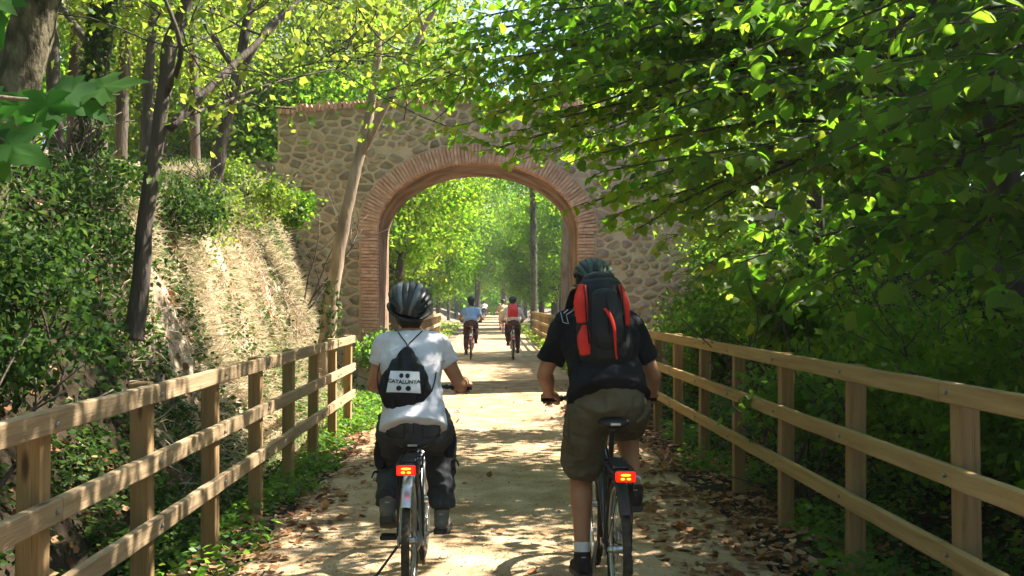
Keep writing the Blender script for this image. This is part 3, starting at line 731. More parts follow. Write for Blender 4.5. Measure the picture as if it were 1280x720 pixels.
def rider(loc, label, q, rz=0, group=None):
    """q: dictionary of joints in the bicycle's frame"""
    o = empty('person', loc, label, 'person', group, rz)
    V3 = Vector; sc = q.get('girth', 1.0); vx = q.get('voxel', .008)
    hip, sh, nk, hd = V3(q['hip']), V3(q['chest']), V3(q['neck']), V3(q['head'])
    hw, sw = q.get('hipw', .1), q.get('shw', .18)
    g = Geo()
    up = (sh - hip)
    torso = [hip + V3((0, 0, -.06)), hip + up * .12, hip + up * .42, hip + up * .75, hip + up * 1.0, hip + up * 1.13]
    tr = [(.12, .09), (.14, .098), (.13, .095), (.17, .12), (.175, .105), (.09, .07)]
    g.chain(torso, [(a * sc, b * sc) for a, b in tr], n=20, cap=.7)
    g.chain([nk - V3((0, .03, .05)), nk, hd - V3((0, .01, .04))], [.06, .055, .055], n=12)
    g.ell(hd + V3((0, -.005, .03)), (.074, .094, .1)); g.ell(hd + V3((0, .03, -.035)), (.055, .065, .07))
    g.ell(hd + V3((0, .075, -.085)), (.03, .025, .022)); g.chain([hd + V3((0, .085, .02)), hd + V3((0, .108, -.02)), hd + V3((0, .098, -.03))], [.009, .013, .014], n=8)
    for s in (-1, 1): g.ell(hd + V3((s * .076, -.002, -.005)), (.01, .019, .032)); g.ell(hd + V3((s * .03, .08, -.02)), (.022, .016, .014))
    g.ell(hd + V3((0, .092, -.055)), (.024, .012, .008))
    ar = q.get('arm', 1.0) * 1.0; ends = {}
    for s, k in ((-1, 'L'), (1, 'R')):
        S_, G = sh + V3((s * sw, .0, .0)), V3(q['hand' + k]); W = G + V3((s * .005, -.085, .045)); E = V3(q['elbow' + k]) if 'elbow' + k in q else ik(S_, W, .29, .25, (s * .7, -.3, -.8))
        g.chain([S_, S_.lerp(E, .45), E, E.lerp(W, .3), W], [.052 * ar, .047 * ar, .038 * ar, .041 * ar, .027 * ar], n=12)
        g.chain([W, G + V3((0, -.04, .026))], [(.03, .02), (.03, .02)], side=(1, 0, 0), n=10, res=1); hand(g, G, s, 1)
        H_ = hip + V3((s * hw, 0, -.02)); A_ = V3(q['ankle' + k]); Kn = ik(H_, A_, q.get('thigh', .44), q.get('shin', .42), (s * q.get('splay', .05), 1, .1))
        lg = q.get('leg', 1.0)
        g.chain([H_, H_.lerp(Kn, .5), Kn, Kn.lerp(A_, .28), Kn.lerp(A_, .6), A_], [.088 * lg, .078 * lg, .055 * lg, .057 * lg, .043 * lg, .034 * lg], n=14)
        F = V3(q.get('foot' + k, (0, 1, -.15))).normalized(); g.chain([A_, A_ + V3((0, -.01, -.045)), A_ + F * .1 + V3((0, 0, -.055)), A_ + F * .17 + V3((0, 0, -.06))], [.036, .034, .035, .025], n=10)
        ends[k] = (S_, E, W, H_, Kn, A_, F)
    remeshed('body', g, q['skin'], o, vx, 3)
    for s in (-1, 1):
        g = Geo(); g.ell(hd + V3((s * .03, .085, .008)), (.012, .01, .009), n=10, m=6); build('eye', g, M['eye'], o)
    # hair
    g = Geo(); g.ell(hd + V3((0, -.018, .035)), (.083, .095, .098))
    if q.get('hairlen'): g.chain([hd + V3((0, -.06, .02)), hd + V3((.012, -.075, -.05)), hd + V3((.02, -.075, -.05 - q['hairlen']))], [(.075, .04), (.07, .042), (.055, .03)], n=14)
    else: g.chain([hd + V3((0, -.05, .0)), hd + V3((0, -.05, -.055))], [(.07, .042), (.058, .03)], n=14, res=1)
    # trim face: hair stays behind
    hr = remeshed('hair', g, M['hair'], o, max(vx, .009), 2, wr=(.006, 40, (1, 1, .3)))
    # shirt
    g = Geo(); e = .017 * q.get('loose', 1.0); hem = hip + V3((0, -.035, q.get('hem', .06)))
    g.chain([hem, hip + up * .3, hip + up * .5, hip + up * .75, hip + up * 1.0, hip + up * 1.12, nk - V3((0, .015, .03))],
            [(.184 * sc + e, .152 * sc + e), (.164 * sc + e, .122 * sc + e), (.155 * sc + e, .118 * sc + e), (.177 * sc + e, .128 * sc + e), (.17 * sc + e, .105 * sc + e), (.105 * sc + e, .075 * sc), (.062, .06)], n=22, cap=.12)
    sl = q.get('sleeve', .6)
    for k in 'LR':
        S_, E, W = ends[k][:3]
        if sl <= 1: g.chain([S_ + V3(((-.07 if k == 'R' else .07), 0, .005)), S_, S_.lerp(E, sl * .55), S_.lerp(E, sl)], [.068 * ar, .066 * ar, .064 * ar, (.068 * ar, .066 * ar)], n=14, cap=.1)
        else: g.chain([S_ + V3(((-.07 if k == 'R' else .07), 0, .005)), S_, S_.lerp(E, .6), E, E.lerp(W, .5), E.lerp(W, .9)], [.066 * ar, .064 * ar, .056 * ar, .052 * ar, .046 * ar, .04 * ar], n=14, cap=.1)
    remeshed('shirt', g, q['shirt'], o, vx, 2, wr=q.get('fold', (.02, 6.5, (1.2, 1, .8))))
    # trousers or shorts
    g = Geo(); g.chain([hip + V3((0, .0, -.09)), hip + V3((0, -.01, -.02)), hip + V3((0, -.005, .04)), hip + up * .16 + V3((0, 0, .0))], [(.14 * sc, .11 * sc), (.176 * sc, .128 * sc), (.166 * sc, .12 * sc), (.15 * sc, .11 * sc)], n=22, cap=.3)
    tl = q.get('trouser', 1.0); lt = q.get('trouser_r', (.108, .095, .08, .07))
    for s, k in ((-1, 'L'), (1, 'R')):
        H_, Kn, A_ = ends[k][3:6]
        if tl < .6: g.chain([H_ + V3((-s * .012, 0, .01)), H_.lerp(Kn, .5), H_.lerp(Kn, tl * 2 if tl <= .5 else 1), ] + ([Kn.lerp(A_, (tl - .5) * 2)] if tl > .5 else []), ([lt[0], lt[1], lt[2]] + ([lt[3]] if tl > .5 else [])), n=16, cap=.1)
        else: g.chain([H_ + V3((-s * .012, 0, .01)), H_.lerp(Kn, .5), Kn, Kn.lerp(A_, .5), Kn.lerp(A_, tl if tl < 1 else .93)], [lt[0], lt[1], lt[2], lt[3], lt[3] * .93], n=16, cap=.1)
    pants = remeshed(q.get('pname', 'trousers'), g, q['pants'], o, vx, 3, wr=(.028, 6.5, (1, 1, 1.2)))
    for s, k in ((-1, 'L'), (1, 'R')):
        H_, Kn, A_, F = ends[k][3:7]
        if q.get('sock'):
            g = Geo(); g.chain([A_ + V3((0, -.005, -.03)), A_ + (Kn - A_).normalized() * .075], [.04, .044], n=14, cap=.1, res=1); remeshed('sock', g, M['sock'], o, .006, 2)
        sh_ = Geo(); sd_ = F.cross(V3((0, 0, 1))).normalized(); U_ = sd_.cross(F).normalized(); base = A_ - U_ * .052
        sh_.chain([base - F * .065, base - F * .02 + U_ * .012, base + F * .06, base + F * .14 - U_ * .006, base + F * .19 - U_ * .012], [(.036, .04), (.041, .047), (.043, .038), (.046, .03), (.032, .022)], side=sd_, n=16)
        sh_.chain([A_ + U_ * .025, A_ - U_ * .035], [(.045, .045), (.045, .05)], n=14, cap=.15, res=1)
        so = remeshed('shoe', sh_, q['shoe'], o, min(vx, .007), 2)
        g = Geo(); b2 = base - U_ * .037
        vs = []; prof = [(-.1, .026), (-.085, .036), (-.03, .038), (.03, .036), (.1, .045), (.16, .045), (.2, .034), (.218, .012)]
        loop = [(a, b) for a, b in prof] + [(a, -b) for a, b in prof[::-1]]
        for dz in (-.012, .014):
            for a, b in loop: vs.append(b2 + F * a + sd_ * b + U_ * dz)
        n = len(loop); g.add(vs, [(i, (i + 1) % n, n + (i + 1) % n, n + i) for i in range(n)] + [tuple(range(n)), tuple(range(n, 2 * n))]); build('sole', g, q.get('solem', M['sole']), so, auto=50)
        if vx < .012:
            g = Geo(); g.box(A_ - F * .047 - U_ * .025, (.022, .006, .06), rot=Matrix((sd_, F, U_)).transposed(), bev=.002); build('heel_tab', g, q.get('tab', M['pale_cloth']), so, auto=40)
    # helmet
    hm = empty_child('helmet', o); C = hd + V3((0, -.012, .042)); tilt = Matrix.Rotation(R(q.get('htilt', -12)), 3, 'X') @ Matrix.Rotation(R(q.get('hroll', 0)), 3, 'Y') @ Matrix.Diagonal((q.get('hscale', 1),) * 2 + (q.get('hscale', 1) * q.get('hz', 1.12),))
    g = Geo(); g.ell((0, 0, 0), (.094, .122, .098), n=24, m=14); g.v = [tuple(tilt @ V3((v[0], v[1], max(v[2], -.045))) + C) for v in g.v]; build('liner', g, M['foam'], hm)
    g = Geo(); g2 = Geo(); nr = 9
    for i in range(nr):
        a = R(-78 + 156 * i / (nr - 1)); x0 = math.sin(a); pts = []; rd = []
        for j in range(13):
            b = R(-14 + (208) * j / 12); ex = .104; pts.append(tilt @ V3((x0 * ex * (.35 + .65 * abs(math.sin(b))) if True else 0, -math.cos(b) * .135, .112 * math.cos(a * .86) * math.sin(b) ** 1.0 if math.sin(b) > 0 else -.02)) + C); rd.append((.0185, .0075))
        G_ = g2 if i in q.get('stripes', ()) else g
        G_.chain(pts, rd, side=(1, 0, 0), n=8, cap=.6, res=2)
    # rim band
    rp = []
    for j in range(28):
        a = 2 * math.pi * j / 28; dz = -.03 - .022 * max(0, -math.sin(a)) ** 2; rp.append(tilt @ V3((math.cos(a) * .1, math.sin(a) * .13, dz)) + C)
    g.chain(rp, [(.011, .016)] * 28, side=(0, 0, 1), n=8, cap=0, res=1, closed=True)
    for a in (-40, 0, 40):
        pts = []
        for j in range(11):
            b = R(-72 + 144 * j / 10); pts.append(tilt @ V3((math.sin(b) * .1, a * .0022, .103 * math.cos(b) * math.cos(R(a)))) + C)
        g.chain(pts, [(.009, .008)] * 11, side=(0, 1, 0), n=8, cap=.5, res=1)
    build('shell', g, q['helmet'], hm)
    if g2.v: build('stripe', g2, q.get('helmet2', M['helmet_grey']), hm)
    g = Geo()
    for s in (-1, 1): g.chain([hd + V3((s * .088, .0, .02)), hd + V3((s * .08, .01, -.04)), hd + V3((s * .035, .045, -.11))], [(.007, .002)] * 3, side=(0, 1, 0), n=6)
    build('strap', g, M['bag_black'], hm)
    return o, ends

# near woman ---------------------------------------------------------------
WL = Vector((-.392, 5.5, 0))
bicycle(WL, 'silver-guarded bicycle with lit red tail light ridden by the woman in the white top', M['frame_silver'], M['guard_silver'], crank=-8, hb=.25, hbz=1.05, saddle_z=.82, seat_y=-.17, kick=True)
woman, we = rider(WL, 'woman in white short-sleeved top, dark trousers and black helmet riding away on the left',
      dict(hip=(0, -.2, .915), chest=(-.035, .05, 1.32), neck=(-.04, .10, 1.42), head=(-.05, .13, 1.5), hipw=.092, shw=.148, girth=.92, handL=(-.25, .375, 1.05), handR=(.25, .375, 1.05), elbowL=(-.245, .08, 1.09), elbowR=(.235, .08, 1.09),
           ankleL=(-.135, -.24, .49), ankleR=(.135, .08, .37), footL=(-.05, 1, -.35), footR=(.06, 1, -.1), thigh=.4, shin=.39, leg=.88, arm=.95, skin=M['skin_tan'], shirt=M['white_shirt'], hem=-.04, sleeve=.5, pants=M['charcoal'], trouser=.9, trouser_r=(.118, .104, .09, .078),
           shoe=M['shoe_grey'], helmet=M['helmet_black'], stripes=(2, 5), hairlen=.03, htilt=14, hroll=12, hscale=1.1, hz=.98, voxel=.0075, loose=.7, fold=(.011, 8, (1, 1, 1.4))))
wp = [c for c in woman.children if c.name.startswith('trousers')][0]
for k, s in (('L', -1), ('R', 1)):
    H_, Kn, A_ = we[k][3:6]; g = Geo(); c = H_.lerp(Kn, .55) + Vector((s * .075, -.03, -.03)); g.chain([c + Vector((0, -.01, .06)), c, c + Vector((0, -.005, -.07))], [(.03, .05), (.036, .06), (.03, .05)], n=12, cap=.5)
    remeshed('pocket', g, M['charcoal_dark'], wp, .007, 2, wr=(.008, 12, (1, 1, 1)))
    g = Geo(); c = Kn.lerp(A_, .25) + Vector((s * .06, -.04, 0)); g.chain([c, c + Vector((s * .03, -.01, .012)), c + Vector((s * .045, -.01, -.02))], [.008, .006, .004], n=8); g.chain([c, c + Vector((s * .02, -.01, -.04))], [.006, .004], n=8, res=1); build('hem_tie', g, M['charcoal_dark'], wp)
# drawstring bag -------------------------------------------------------------
def gmerge_text(txt, size, M4, mat, parent, name='lettering', arc=0, bold=0.0):
    cu = bpy.data.curves.new('t', 'FONT'); cu.body = txt; cu.size = size; cu.align_x = 'CENTER'; cu.align_y = 'CENTER'; cu.extrude = .0008; cu.offset = bold
    t = bpy.data.objects.new('t', cu); COL.objects.link(t); dg = bpy.context.evaluated_depsgraph_get(); me = bpy.data.meshes.new_from_object(t.evaluated_get(dg)); bpy.data.objects.remove(t)
    for v in me.vertices:
        if arc: v.co.y -= arc * v.co.x * v.co.x
        v.co = M4 @ v.co
    me.materials.clear(); o = obj_me(name, me, mat, parent); return o
bag = empty('drawstring_bag', WL + Vector((-.045, -.175, 1.135)), 'black drawstring bag with white printed patch on the back of the woman in white', 'bag')
bag.rotation_euler = (R(-14), R(2), 0); bag.scale = (1.02, 1, 1.0)
g = Geo(); g.chain([(0, 0, .175), (0, -.01, .14), (0, -.04, .07), (0, -.055, 0), (0, -.06, -.06), (0, -.05, -.13), (0, -.035, -.17)], [(.018, .02), (.045, .03), (.09, .045), (.125, .055), (.138, .062), (.11, .055), (.07, .035)], n=24, cap=.5)
remeshed('pouch', g, M['bag_black'], bag, .006, 4, wr=(.012, 14, (1.6, 1, .35)))
from mathutils.bvhtree import BVHTree
wsh = [c for c in woman.children if c.name.startswith('shirt')][0]; bvw = BVHTree.FromPolygons([v.co.copy() for v in wsh.data.vertices], [tuple(p.vertices) for p in wsh.data.polygons])
top_ = bag.matrix_basis @ Vector((0, -.02, .185)); binv = bag.matrix_basis.inverted()
for px0, py0 in ((493, 409), (531, 411)):
    pts = []; tp_ = to_px(top_)
    for t in (0, .15, .3, .45, .6, .75, .9, 1):
        px_, py_ = px0 + (tp_[0] - px0) * t, py0 + (tp_[1] - py0) * t; d = (P(px_, py_, 6) - cam.location).normalized(); h = bvw.ray_cast(cam.location - WL, d)
        if h[0] is not None and t < .95: pts.append(binv @ (h[0] + WL + h[1] * .004))
    pts.append(Vector((0, -.02, .178)))
    g = Geo(); g.chain(pts, [.0035] * len(pts), n=6, res=1); build('shoulder_cord', g, M['bag_black'], bag)
g = Geo()
for s in (-1, 1): g.chain([(s * .15, .09, .1), (s * .152, .01, .02), (s * .138, -.03, -.06)], [.0035] * 3, n=6)
build('cord', g, M['bag_black'], bag)
# printed patch follows the bulge of the pouch
nx_, nz_ = 16, 12; vs = []; fs = []
from mathutils.bvhtree import BVHTree
pouch = [c for c in bag.children if c.name.startswith('pouch')][0]
bvp = BVHTree.FromPolygons([v.co.copy() for v in pouch.data.vertices], [tuple(p.vertices) for p in pouch.data.polygons])
def bagsurf(x, z):
    ys_ = [h[0].y for h in (bvp.ray_cast(Vector((x + a, -1, z + b)), Vector((0, 1, 0))) for a in (-.008, 0, .008) for b in (-.008, 0, .008)) if h[0] is not None]
    return (min(ys_) if ys_ else -.08) - .004
for j in range(nz_ + 1):
    for i in range(nx_ + 1):
        z = -.085 + .115 * j / nz_; hw_ = .088 - .014 * j / nz_; x = -hw_ + 2 * hw_ * i / nx_; vs.append((x, bagsurf(x, z), z))
fs = [(j * (nx_ + 1) + i, j * (nx_ + 1) + i + 1, (j + 1) * (nx_ + 1) + i + 1, (j + 1) * (nx_ + 1) + i) for j in range(nz_) for i in range(nx_)]
g = Geo(); g.add(vs, fs); pa = build('printed_patch', g, M['white_print'], bag, recalc=False)
def on_bag(o_):
    for v in o_.data.vertices: v.co = Vector((v.co.x, bagsurf(v.co.x, v.co.z) - .003 + v.co.y, v.co.z))
    o_.data.update()
RX = Matrix.Rotation(R(90), 4, 'X')
tx = gmerge_text('CATALUNYA', .028, Matrix.Translation((0, 0, -.031)) @ RX, M['black_print'], pa, arc=-1.2, bold=.0007); on_bag(tx)
for (cx, cz, rx, rz_) in [(-.016, .004, .011, .013), (.016, .004, .011, .013), (-.024, -.064, .014, .0135), (.024, -.064, .014, .0135)]:
    g = Geo(); n = 18; pts = [(cx + rx * math.cos(2 * math.pi * k / n) * (1 if cz < 0 else 1), 0, cz + rz_ * math.sin(2 * math.pi * k / n)) for k in range(n)]
    g.add([(cx, 0, cz)] + pts, [(0, 1 + k, 1 + (k + 1) % n) for k in range(n)]); on_bag(build('emblem', g, M['black_print'], pa, recalc=False))

# near man ---------------------------------------------------------------
ML = Vector((.635, 5.3, 0))
bicycle(ML, 'dark bicycle with rear rack and lit red tail light ridden by the man in black', M['frame_dark'], M['plastic'], crank=88, hb=.285, hbz=1.0, saddle_z=.955, seat_y=-.21)
man, mn = rider(ML, 'man in black T-shirt, khaki shorts and black helmet tinted with green reflections riding away on the right',
      dict(hip=(-.01, -.16, 1.05), chest=(-.04, .10, 1.435), neck=(-.025, .17, 1.52), head=(-.055, .22, 1.625), hipw=.105, shw=.168, girth=1.1, handL=(-.285, .375, 1.0), handR=(.285, .375, 1.0), elbowL=(-.325, .12, 1.17), elbowR=(.26, .12, 1.17),
           ankleL=(-.14, -.06, .215), ankleR=(.14, -.05, .56), footL=(-.08, 1, -.08), footR=(.08, 1, -.12), thigh=.45, shin=.43, leg=1.1, arm=1.12, skin=M['skin_tan'], shirt=M['black_shirt'], hem=-.005, sleeve=.78, pants=M['khaki'], pname='shorts', trouser=.47,
           trouser_r=(.125, .115, .11, .1), shoe=M['shoe_dark'], helmet=M['helmet_black'], helmet2=M['helmet_reflect'], stripes=(1, 3, 5, 7), htilt=-4, hroll=4, voxel=.0075, loose=1.1, sock=True))
# emblem strokes on the left shoulder of the shirt
msh = [c for c in man.children if c.name.startswith('shirt')][0]
dg = bpy.context.evaluated_depsgraph_get(); from mathutils.bvhtree import BVHTree
bv = BVHTree.FromPolygons([v.co.copy() for v in msh.data.vertices], [tuple(p.vertices) for p in msh.data.polygons])
def on_shirt(px, py):
    d = (P(px, py, 6) - Vector((0, 0, CAM_H))).normalized(); h = bv.ray_cast(Vector((0, 0, CAM_H)) - ML, d); return h[0], h[1]
g = Geo()
for stroke in ([(700, 387), (716, 377), (717, 388), (708, 394), (711, 405), (704, 403), (700, 387)], [(705, 392), (712, 386)]):
    pts = []
    for i in range(len(stroke) - 1):
        for t in (0, .25, .5, .75): 
            h = on_shirt(stroke[i][0] * (1 - t) + stroke[i + 1][0] * t, stroke[i][1] * (1 - t) + stroke[i + 1][1] * t)
            if h[0] is not None: pts.append(h[0] + h[1] * .002)
    if len(pts) > 2: g.chain(pts, [(.0045, .0015)] * len(pts), side=(0, 0, 1), n=6, cap=0, res=1)
if g.v: build('print', g, M['white_print'], msh)
def seams(person, loc, child, strokes, mat, r=.0022, name='seam'):
    ch = [c for c in person.children if c.name.startswith(child)][0]
    b_ = BVHTree.FromPolygons([v.co.copy() for v in ch.data.vertices], [tuple(p.vertices) for p in ch.data.polygons])
    for st in strokes:
        pts = []
        for i in range(len(st) - 1):
            for t in [k / 5 for k in range(5)]:
                d = (P(st[i][0] * (1 - t) + st[i + 1][0] * t, st[i][1] * (1 - t) + st[i + 1][1] * t, 6) - cam.location).normalized(); h = b_.ray_cast(cam.location - loc, d)
                if h[0] is not None and (not pts or (h[0] - pts[-1]).length < .08): pts.append(h[0] + h[1] * .0008)
        if len(pts) > 2: g = Geo(); g.chain(pts, [r] * len(pts), n=5, cap=0, res=1); build(name, g, mat, ch)
seams(man, ML, 'shorts', [[(757, 488), (756, 520)], [(722, 508), (744, 510), (743, 532), (723, 530), (722, 508)], [(770, 510), (792, 507), (792, 528), (771, 532), (770, 510)], [(706, 580), (730, 584), (744, 580)], [(711, 500), (710, 560)]], M['khaki'])
seams(man, ML, 'shirt', [[(684, 434), (702, 440)], [(712, 478), (757, 482), (798, 476)], [(700, 398), (694, 420)]], M['black_shirt'])
seams(woman, WL, 'trousers', [[(517, 522), (517, 546)], [(484, 528), (506, 531), (505, 548), (485, 545), (484, 528)], [(528, 531), (550, 528), (549, 545), (529, 548), (528, 531)]], M['charcoal_dark'])
seams(woman, WL, 'shirt', [[(478, 508), (517, 511), (556, 508)], [(466, 450), (478, 452)], [(550, 452), (562, 449)], [(481, 418), (474, 436)], [(552, 418), (559, 436)]], M['white_shirt'])
# backpack
bp = empty('backpack', ML + Vector((-.035, -.03, 1.44)), 'tall charcoal backpack with red side panels on the back of the man in black', 'backpack'); bp.rotation_euler = (R(-16), R(-3), 0)
g = Geo(); g.chain([(0, -.05, -.21), (0, -.075, -.16), (0, -.08, 0), (0, -.075, .14), (0, -.05, .2)], [(.115, .07), (.135, .095), (.13, .1), (.115, .09), (.1, .06)], n=24, cap=.5)
g.v = [(math.copysign(abs(v[0]) ** .8 * .14 ** .2 * 1.05, v[0]), v[1], v[2]) for v in g.v]
remeshed('main_pocket', g, M['pack_grey'], bp, .007, 3, wr=(.008, 9, (1, 1, .5)))
g = Geo(); g.chain([(.01, -.16, -.17), (.012, -.19, -.12), (.012, -.195, 0), (.01, -.18, .1), (.008, -.155, .13)], [(.065, .02), (.082, .032), (.08, .034), (.07, .03), (.055, .015)], n=20, cap=.5)
fp = remeshed('front_pocket', g, M['pack_grey'], bp, .006, 3, wr=(.006, 12, (1, 1, .5)))
g = Geo(); g.chain([(0, -.08, .21), (0, -.085, .215)], [(.1, .075), (.09, .07)], n=20, cap=.5, res=1); remeshed('top_lid', g, M['bag_black'], bp, .007, 3, wr=(.006, 12, (1, 1, 1)))
for s, z0, z1, rw in ((-1, -.03, .17, .04), (-1, -.2, -.05, .036), (1, -.06, .16, .02)):
    g = Geo(); g.chain([(s * .113, -.16, z0), (s * .116, -.17, (z0 + z1) / 2), (s * .098, -.15, z1)], [(rw * .8, .01), (rw, .013), (rw * .6, .01)], side=(1, 0, 0), n=12, cap=.6); remeshed('red_panel', g, M['pack_red'], bp, .005, 2)
g = Geo(); g.chain([(-.005, -.212, .03), (.01, -.236, .0), (.03, -.236, -.05), (.038, -.23, -.11), (.04, -.19, -.2), (.045, -.17, -.235)], [(.014, .004), (.013, .004), (.011, .003), (.009, .003), (.006, .003), (.005, .002)], n=8); g.ell((-.008, -.213, .035), (.016, .008, .011), n=10, m=6)
build('red_strap', g, M['pack_red'], bp)
for pts in ([(.012, -.236, .1), (.014, -.236, .0), (.012, -.228, -.12)], [(-.09, -.165, .17), (-.095, -.19, 0), (-.09, -.18, -.15)], [(.1, -.165, .17), (.1, -.19, 0), (.095, -.18, -.15)]):
    g = Geo(); g.tube(pts, .004, 6); build('zip_trim', g, M['bag_black'], bp)
g = Geo()
g.chain([(-.04, -.02, .25), (0, -.03, .285), (.04, -.02, .25)], [(.008, .003)] * 3, n=8)
build('grab_loop', g, M['bag_black'], bp)
g = Geo()
for s in (-1, 1): g.chain([(s * .09, -.03, .19), (s * .12, .06, .2), (s * .15, .17, .12), (s * .17, .2, .0), (s * .17, .1, -.12), (s * .13, .0, -.18)], [(.03, .006)] * 6, side=(1, 0, 0), n=10)
build('shoulder_strap', g, M['bag_black'], bp)

# distant riders ---------------------------------------------------------------
def far_rider(x, y, label, blabel, q, fm, crank, sc=1.0):
    L = Vector((x, y, 0)); bicycle(L, blabel, fm, M['guard_silver'], crank=crank, detail=False, rack=False, light=False, hb=.26, hbz=1.02, saddle_z=.9)
    ca = R(crank); aR = (.13, .17 * math.cos(ca) - .06, .28 + .17 * math.sin(ca) + .11); aL = (-.13, -.17 * math.cos(ca) - .06, .28 - .17 * math.sin(ca) + .11)
    d = dict(hip=(0, -.17, .98), chest=(0, .06, 1.35), neck=(0, .11, 1.45), head=(0, .15, 1.56), handL=(-.26, .375, 1.02), handR=(.26, .375, 1.02), elbowL=(-.31, .08, 1.11), elbowR=(.31, .08, 1.11), ankleL=aL, ankleR=aR, footL=(-.05, 1, -.15), footR=(.05, 1, -.15),
             skin=M['skin_tan'], shoe=M['shoe_dark'], helmet=M['helmet_black'], voxel=.014, sleeve=.6, hem=.03, trouser=.9, shirt=M['blue_shirt'], pants=M['brown_cloth']); d.update(q)
    return rider(L, label, d)
far_rider(-.47, 27.4, 'distant rider in light blue top and dark trousers beyond the arch', 'red bicycle of the distant rider in light blue', dict(hairlen=.05), M['frame_red'], 60)
far_rider(.68, 27.2, 'distant rider in grey long sleeves with a pinkish red rucksack beyond the arch', 'bicycle of the distant rider with the red rucksack', dict(shirt=M['pale_cloth'], sleeve=1.2, hipw=.11), M['frame_red'], -40)
far_rider(.72, 48, 'farther rider in tan clothing half hidden behind the rucksack rider', 'bicycle of the farther rider in tan clothing', dict(shirt=M['tan_cloth'], pants=M['tan_cloth'], sleeve=1.2, trouser=.5), M['frame_red'], 20)
far_rider(-.32, 80, 'tiny farthest rider in pale top and dark trousers on the sunlit path', 'bicycle of the farthest rider', dict(shirt=M['pale_cloth'], pants=M['charcoal']), M['frame_dark'], 70)
rk = empty('rucksack', Vector((.68, 27.2, 1.28)) + Vector((0, -.08, 0)), 'pinkish red rucksack on the back of a distant rider', 'backpack'); rk.rotation_euler = (R(-18), 0, 0)
g = Geo(); g.chain([(0, -.07, -.19), (0, -.09, -.1), (0, -.08, .1), (0, -.05, .2)], [(.12, .07), (.15, .09), (.14, .085), (.09, .05)], n=18, cap=.6); remeshed('main_pocket', g, M['pack_pink'], rk, .012, 3)
g = Geo(); g.chain([(0, -.16, -.15), (0, -.18, -.06), (0, -.165, .03)], [(.09, .02), (.1, .03), (.08, .015)], n=14, cap=.5); remeshed('front_pocket', g, M['pack_red'], rk, .012, 2)
g = Geo()
for s in (-1, 1): g.chain([(s * .09, -.02, .17), (s * .12, .06, .17), (s * .14, .12, .05)], [(.03, .008)] * 3, n=8)
build('shoulder_strap', g, M['bag_black'], rk)
# ------------------------------------------------------------------ foliage tools
def tmpl_simple():
    return np.array([(0, 0, 0), (.34, .42, .08), (0, 1, -.02), (-.34, .42, .08)]), [(0, 1, 2), (0, 2, 3)]
def tmpl_lime():
    mid = [(0, 0, 0), (0, .5, .0), (0, 1.04, -.2)]
    rt = [(.2, -.07, .05), (.42, .1, .1), (.46, .38, .1), (.3, .74, .02)]
    v = mid + rt + [(-a, b, c) for a, b, c in rt]
    f = [(0, 3, 4), (0, 4, 1), (4, 5, 1), (1, 5, 6), (1, 6, 2)]
    f += [(0, 8, 7), (0, 1, 8), (8, 1, 9), (1, 10, 9), (1, 2, 10)]
    return np.array(v), f
def tmpl_blade():
    return np.array([(-.03, 0, 0), (.03, 0, 0), (.024, .55, .08), (-.024, .55, .08), (0, 1, -.1)]), [(0, 1, 2), (0, 2, 3), (3, 2, 4)]
def tmpl_curl():
    v = [(0, 0, .06), (.3, .05, .16), (.48, .42, .2), (.22, .8, .1), (0, 1, .16), (-.26, .75, .05), (-.5, .36, .13), (-.27, .02, .1), (0, .45, -.0)]
    return np.array(v), [(8, 0, 1), (8, 1, 2), (8, 2, 3), (8, 3, 4), (8, 4, 5), (8, 5, 6), (8, 6, 7), (8, 7, 0)]
def tmpl_plane():
    h = [(0, 0), (.1, -.1), (.3, -.12), (.6, -.06), (.42, .1), (.46, .18), (.78, .34), (.66, .42), (.68, .56), (.4, .5), (.24, .5), (.3, .7), (.2, .78), (.12, .96), (0, 1.15)]
    v = [(0, .28, 0)]; out = h + [(-a, b) for a, b in h[-2:0:-1]]
    for a, b in out: v.append((a, b, .05 * (-1 if math.hypot(a, b - .28) < .42 else 1) - .16 * (a * a + (b - .3) ** 2)))
    n = len(out); return np.array(v), [(0, 1 + k, 1 + (k + 1) % n) for k in range(n)]
T_S, T_L, T_B, T_C, T_P = tmpl_simple(), tmpl_lime(), tmpl_blade(), tmpl_curl(), tmpl_plane()

def nrm(a): return a / np.maximum(np.linalg.norm(a, axis=1, keepdims=True), 1e-6)
def leaf_mesh(name, Pt, U, Nn, S, tone, tmpl, mat):
    tv, tf = tmpl; n = len(Pt); k = len(tv); m = len(tf)
    U = nrm(U); Nn = nrm(Nn - U * (Nn * U).sum(1, keepdims=True)); W = np.cross(U, Nn)
    S = np.asarray(S).reshape(-1, 1, 1)
    V = Pt[:, None, :] + S * (tv[None, :, 0, None] * W[:, None, :] + tv[None, :, 1, None] * U[:, None, :] + tv[None, :, 2, None] * Nn[:, None, :])
    me = bpy.data.meshes.new(name)
    me.vertices.add(n * k); me.vertices.foreach_set('co', V.astype(np.float32).ravel())
    F = (np.array(tf)[None] + (np.arange(n) * k)[:, None, None]).ravel()
    me.loops.add(n * m * 3); me.loops.foreach_set('vertex_index', F.astype(np.int32))
    me.polygons.add(n * m); me.polygons.foreach_set('loop_start', np.arange(0, n * m * 3, 3, dtype=np.int32))
    me.update(calc_edges=True)
    at = me.attributes.new('tone', 'FLOAT', 'FACE'); at.data.foreach_set('value', np.repeat(np.clip(tone, 0, 1), m).astype(np.float32))
    me.materials.append(mat); return me
def rdir(n, up=0.0, rng=RNG):
    a = rng.normal(size=(n, 3)); a = nrm(a); a[:, 2] += up; return nrm(a)

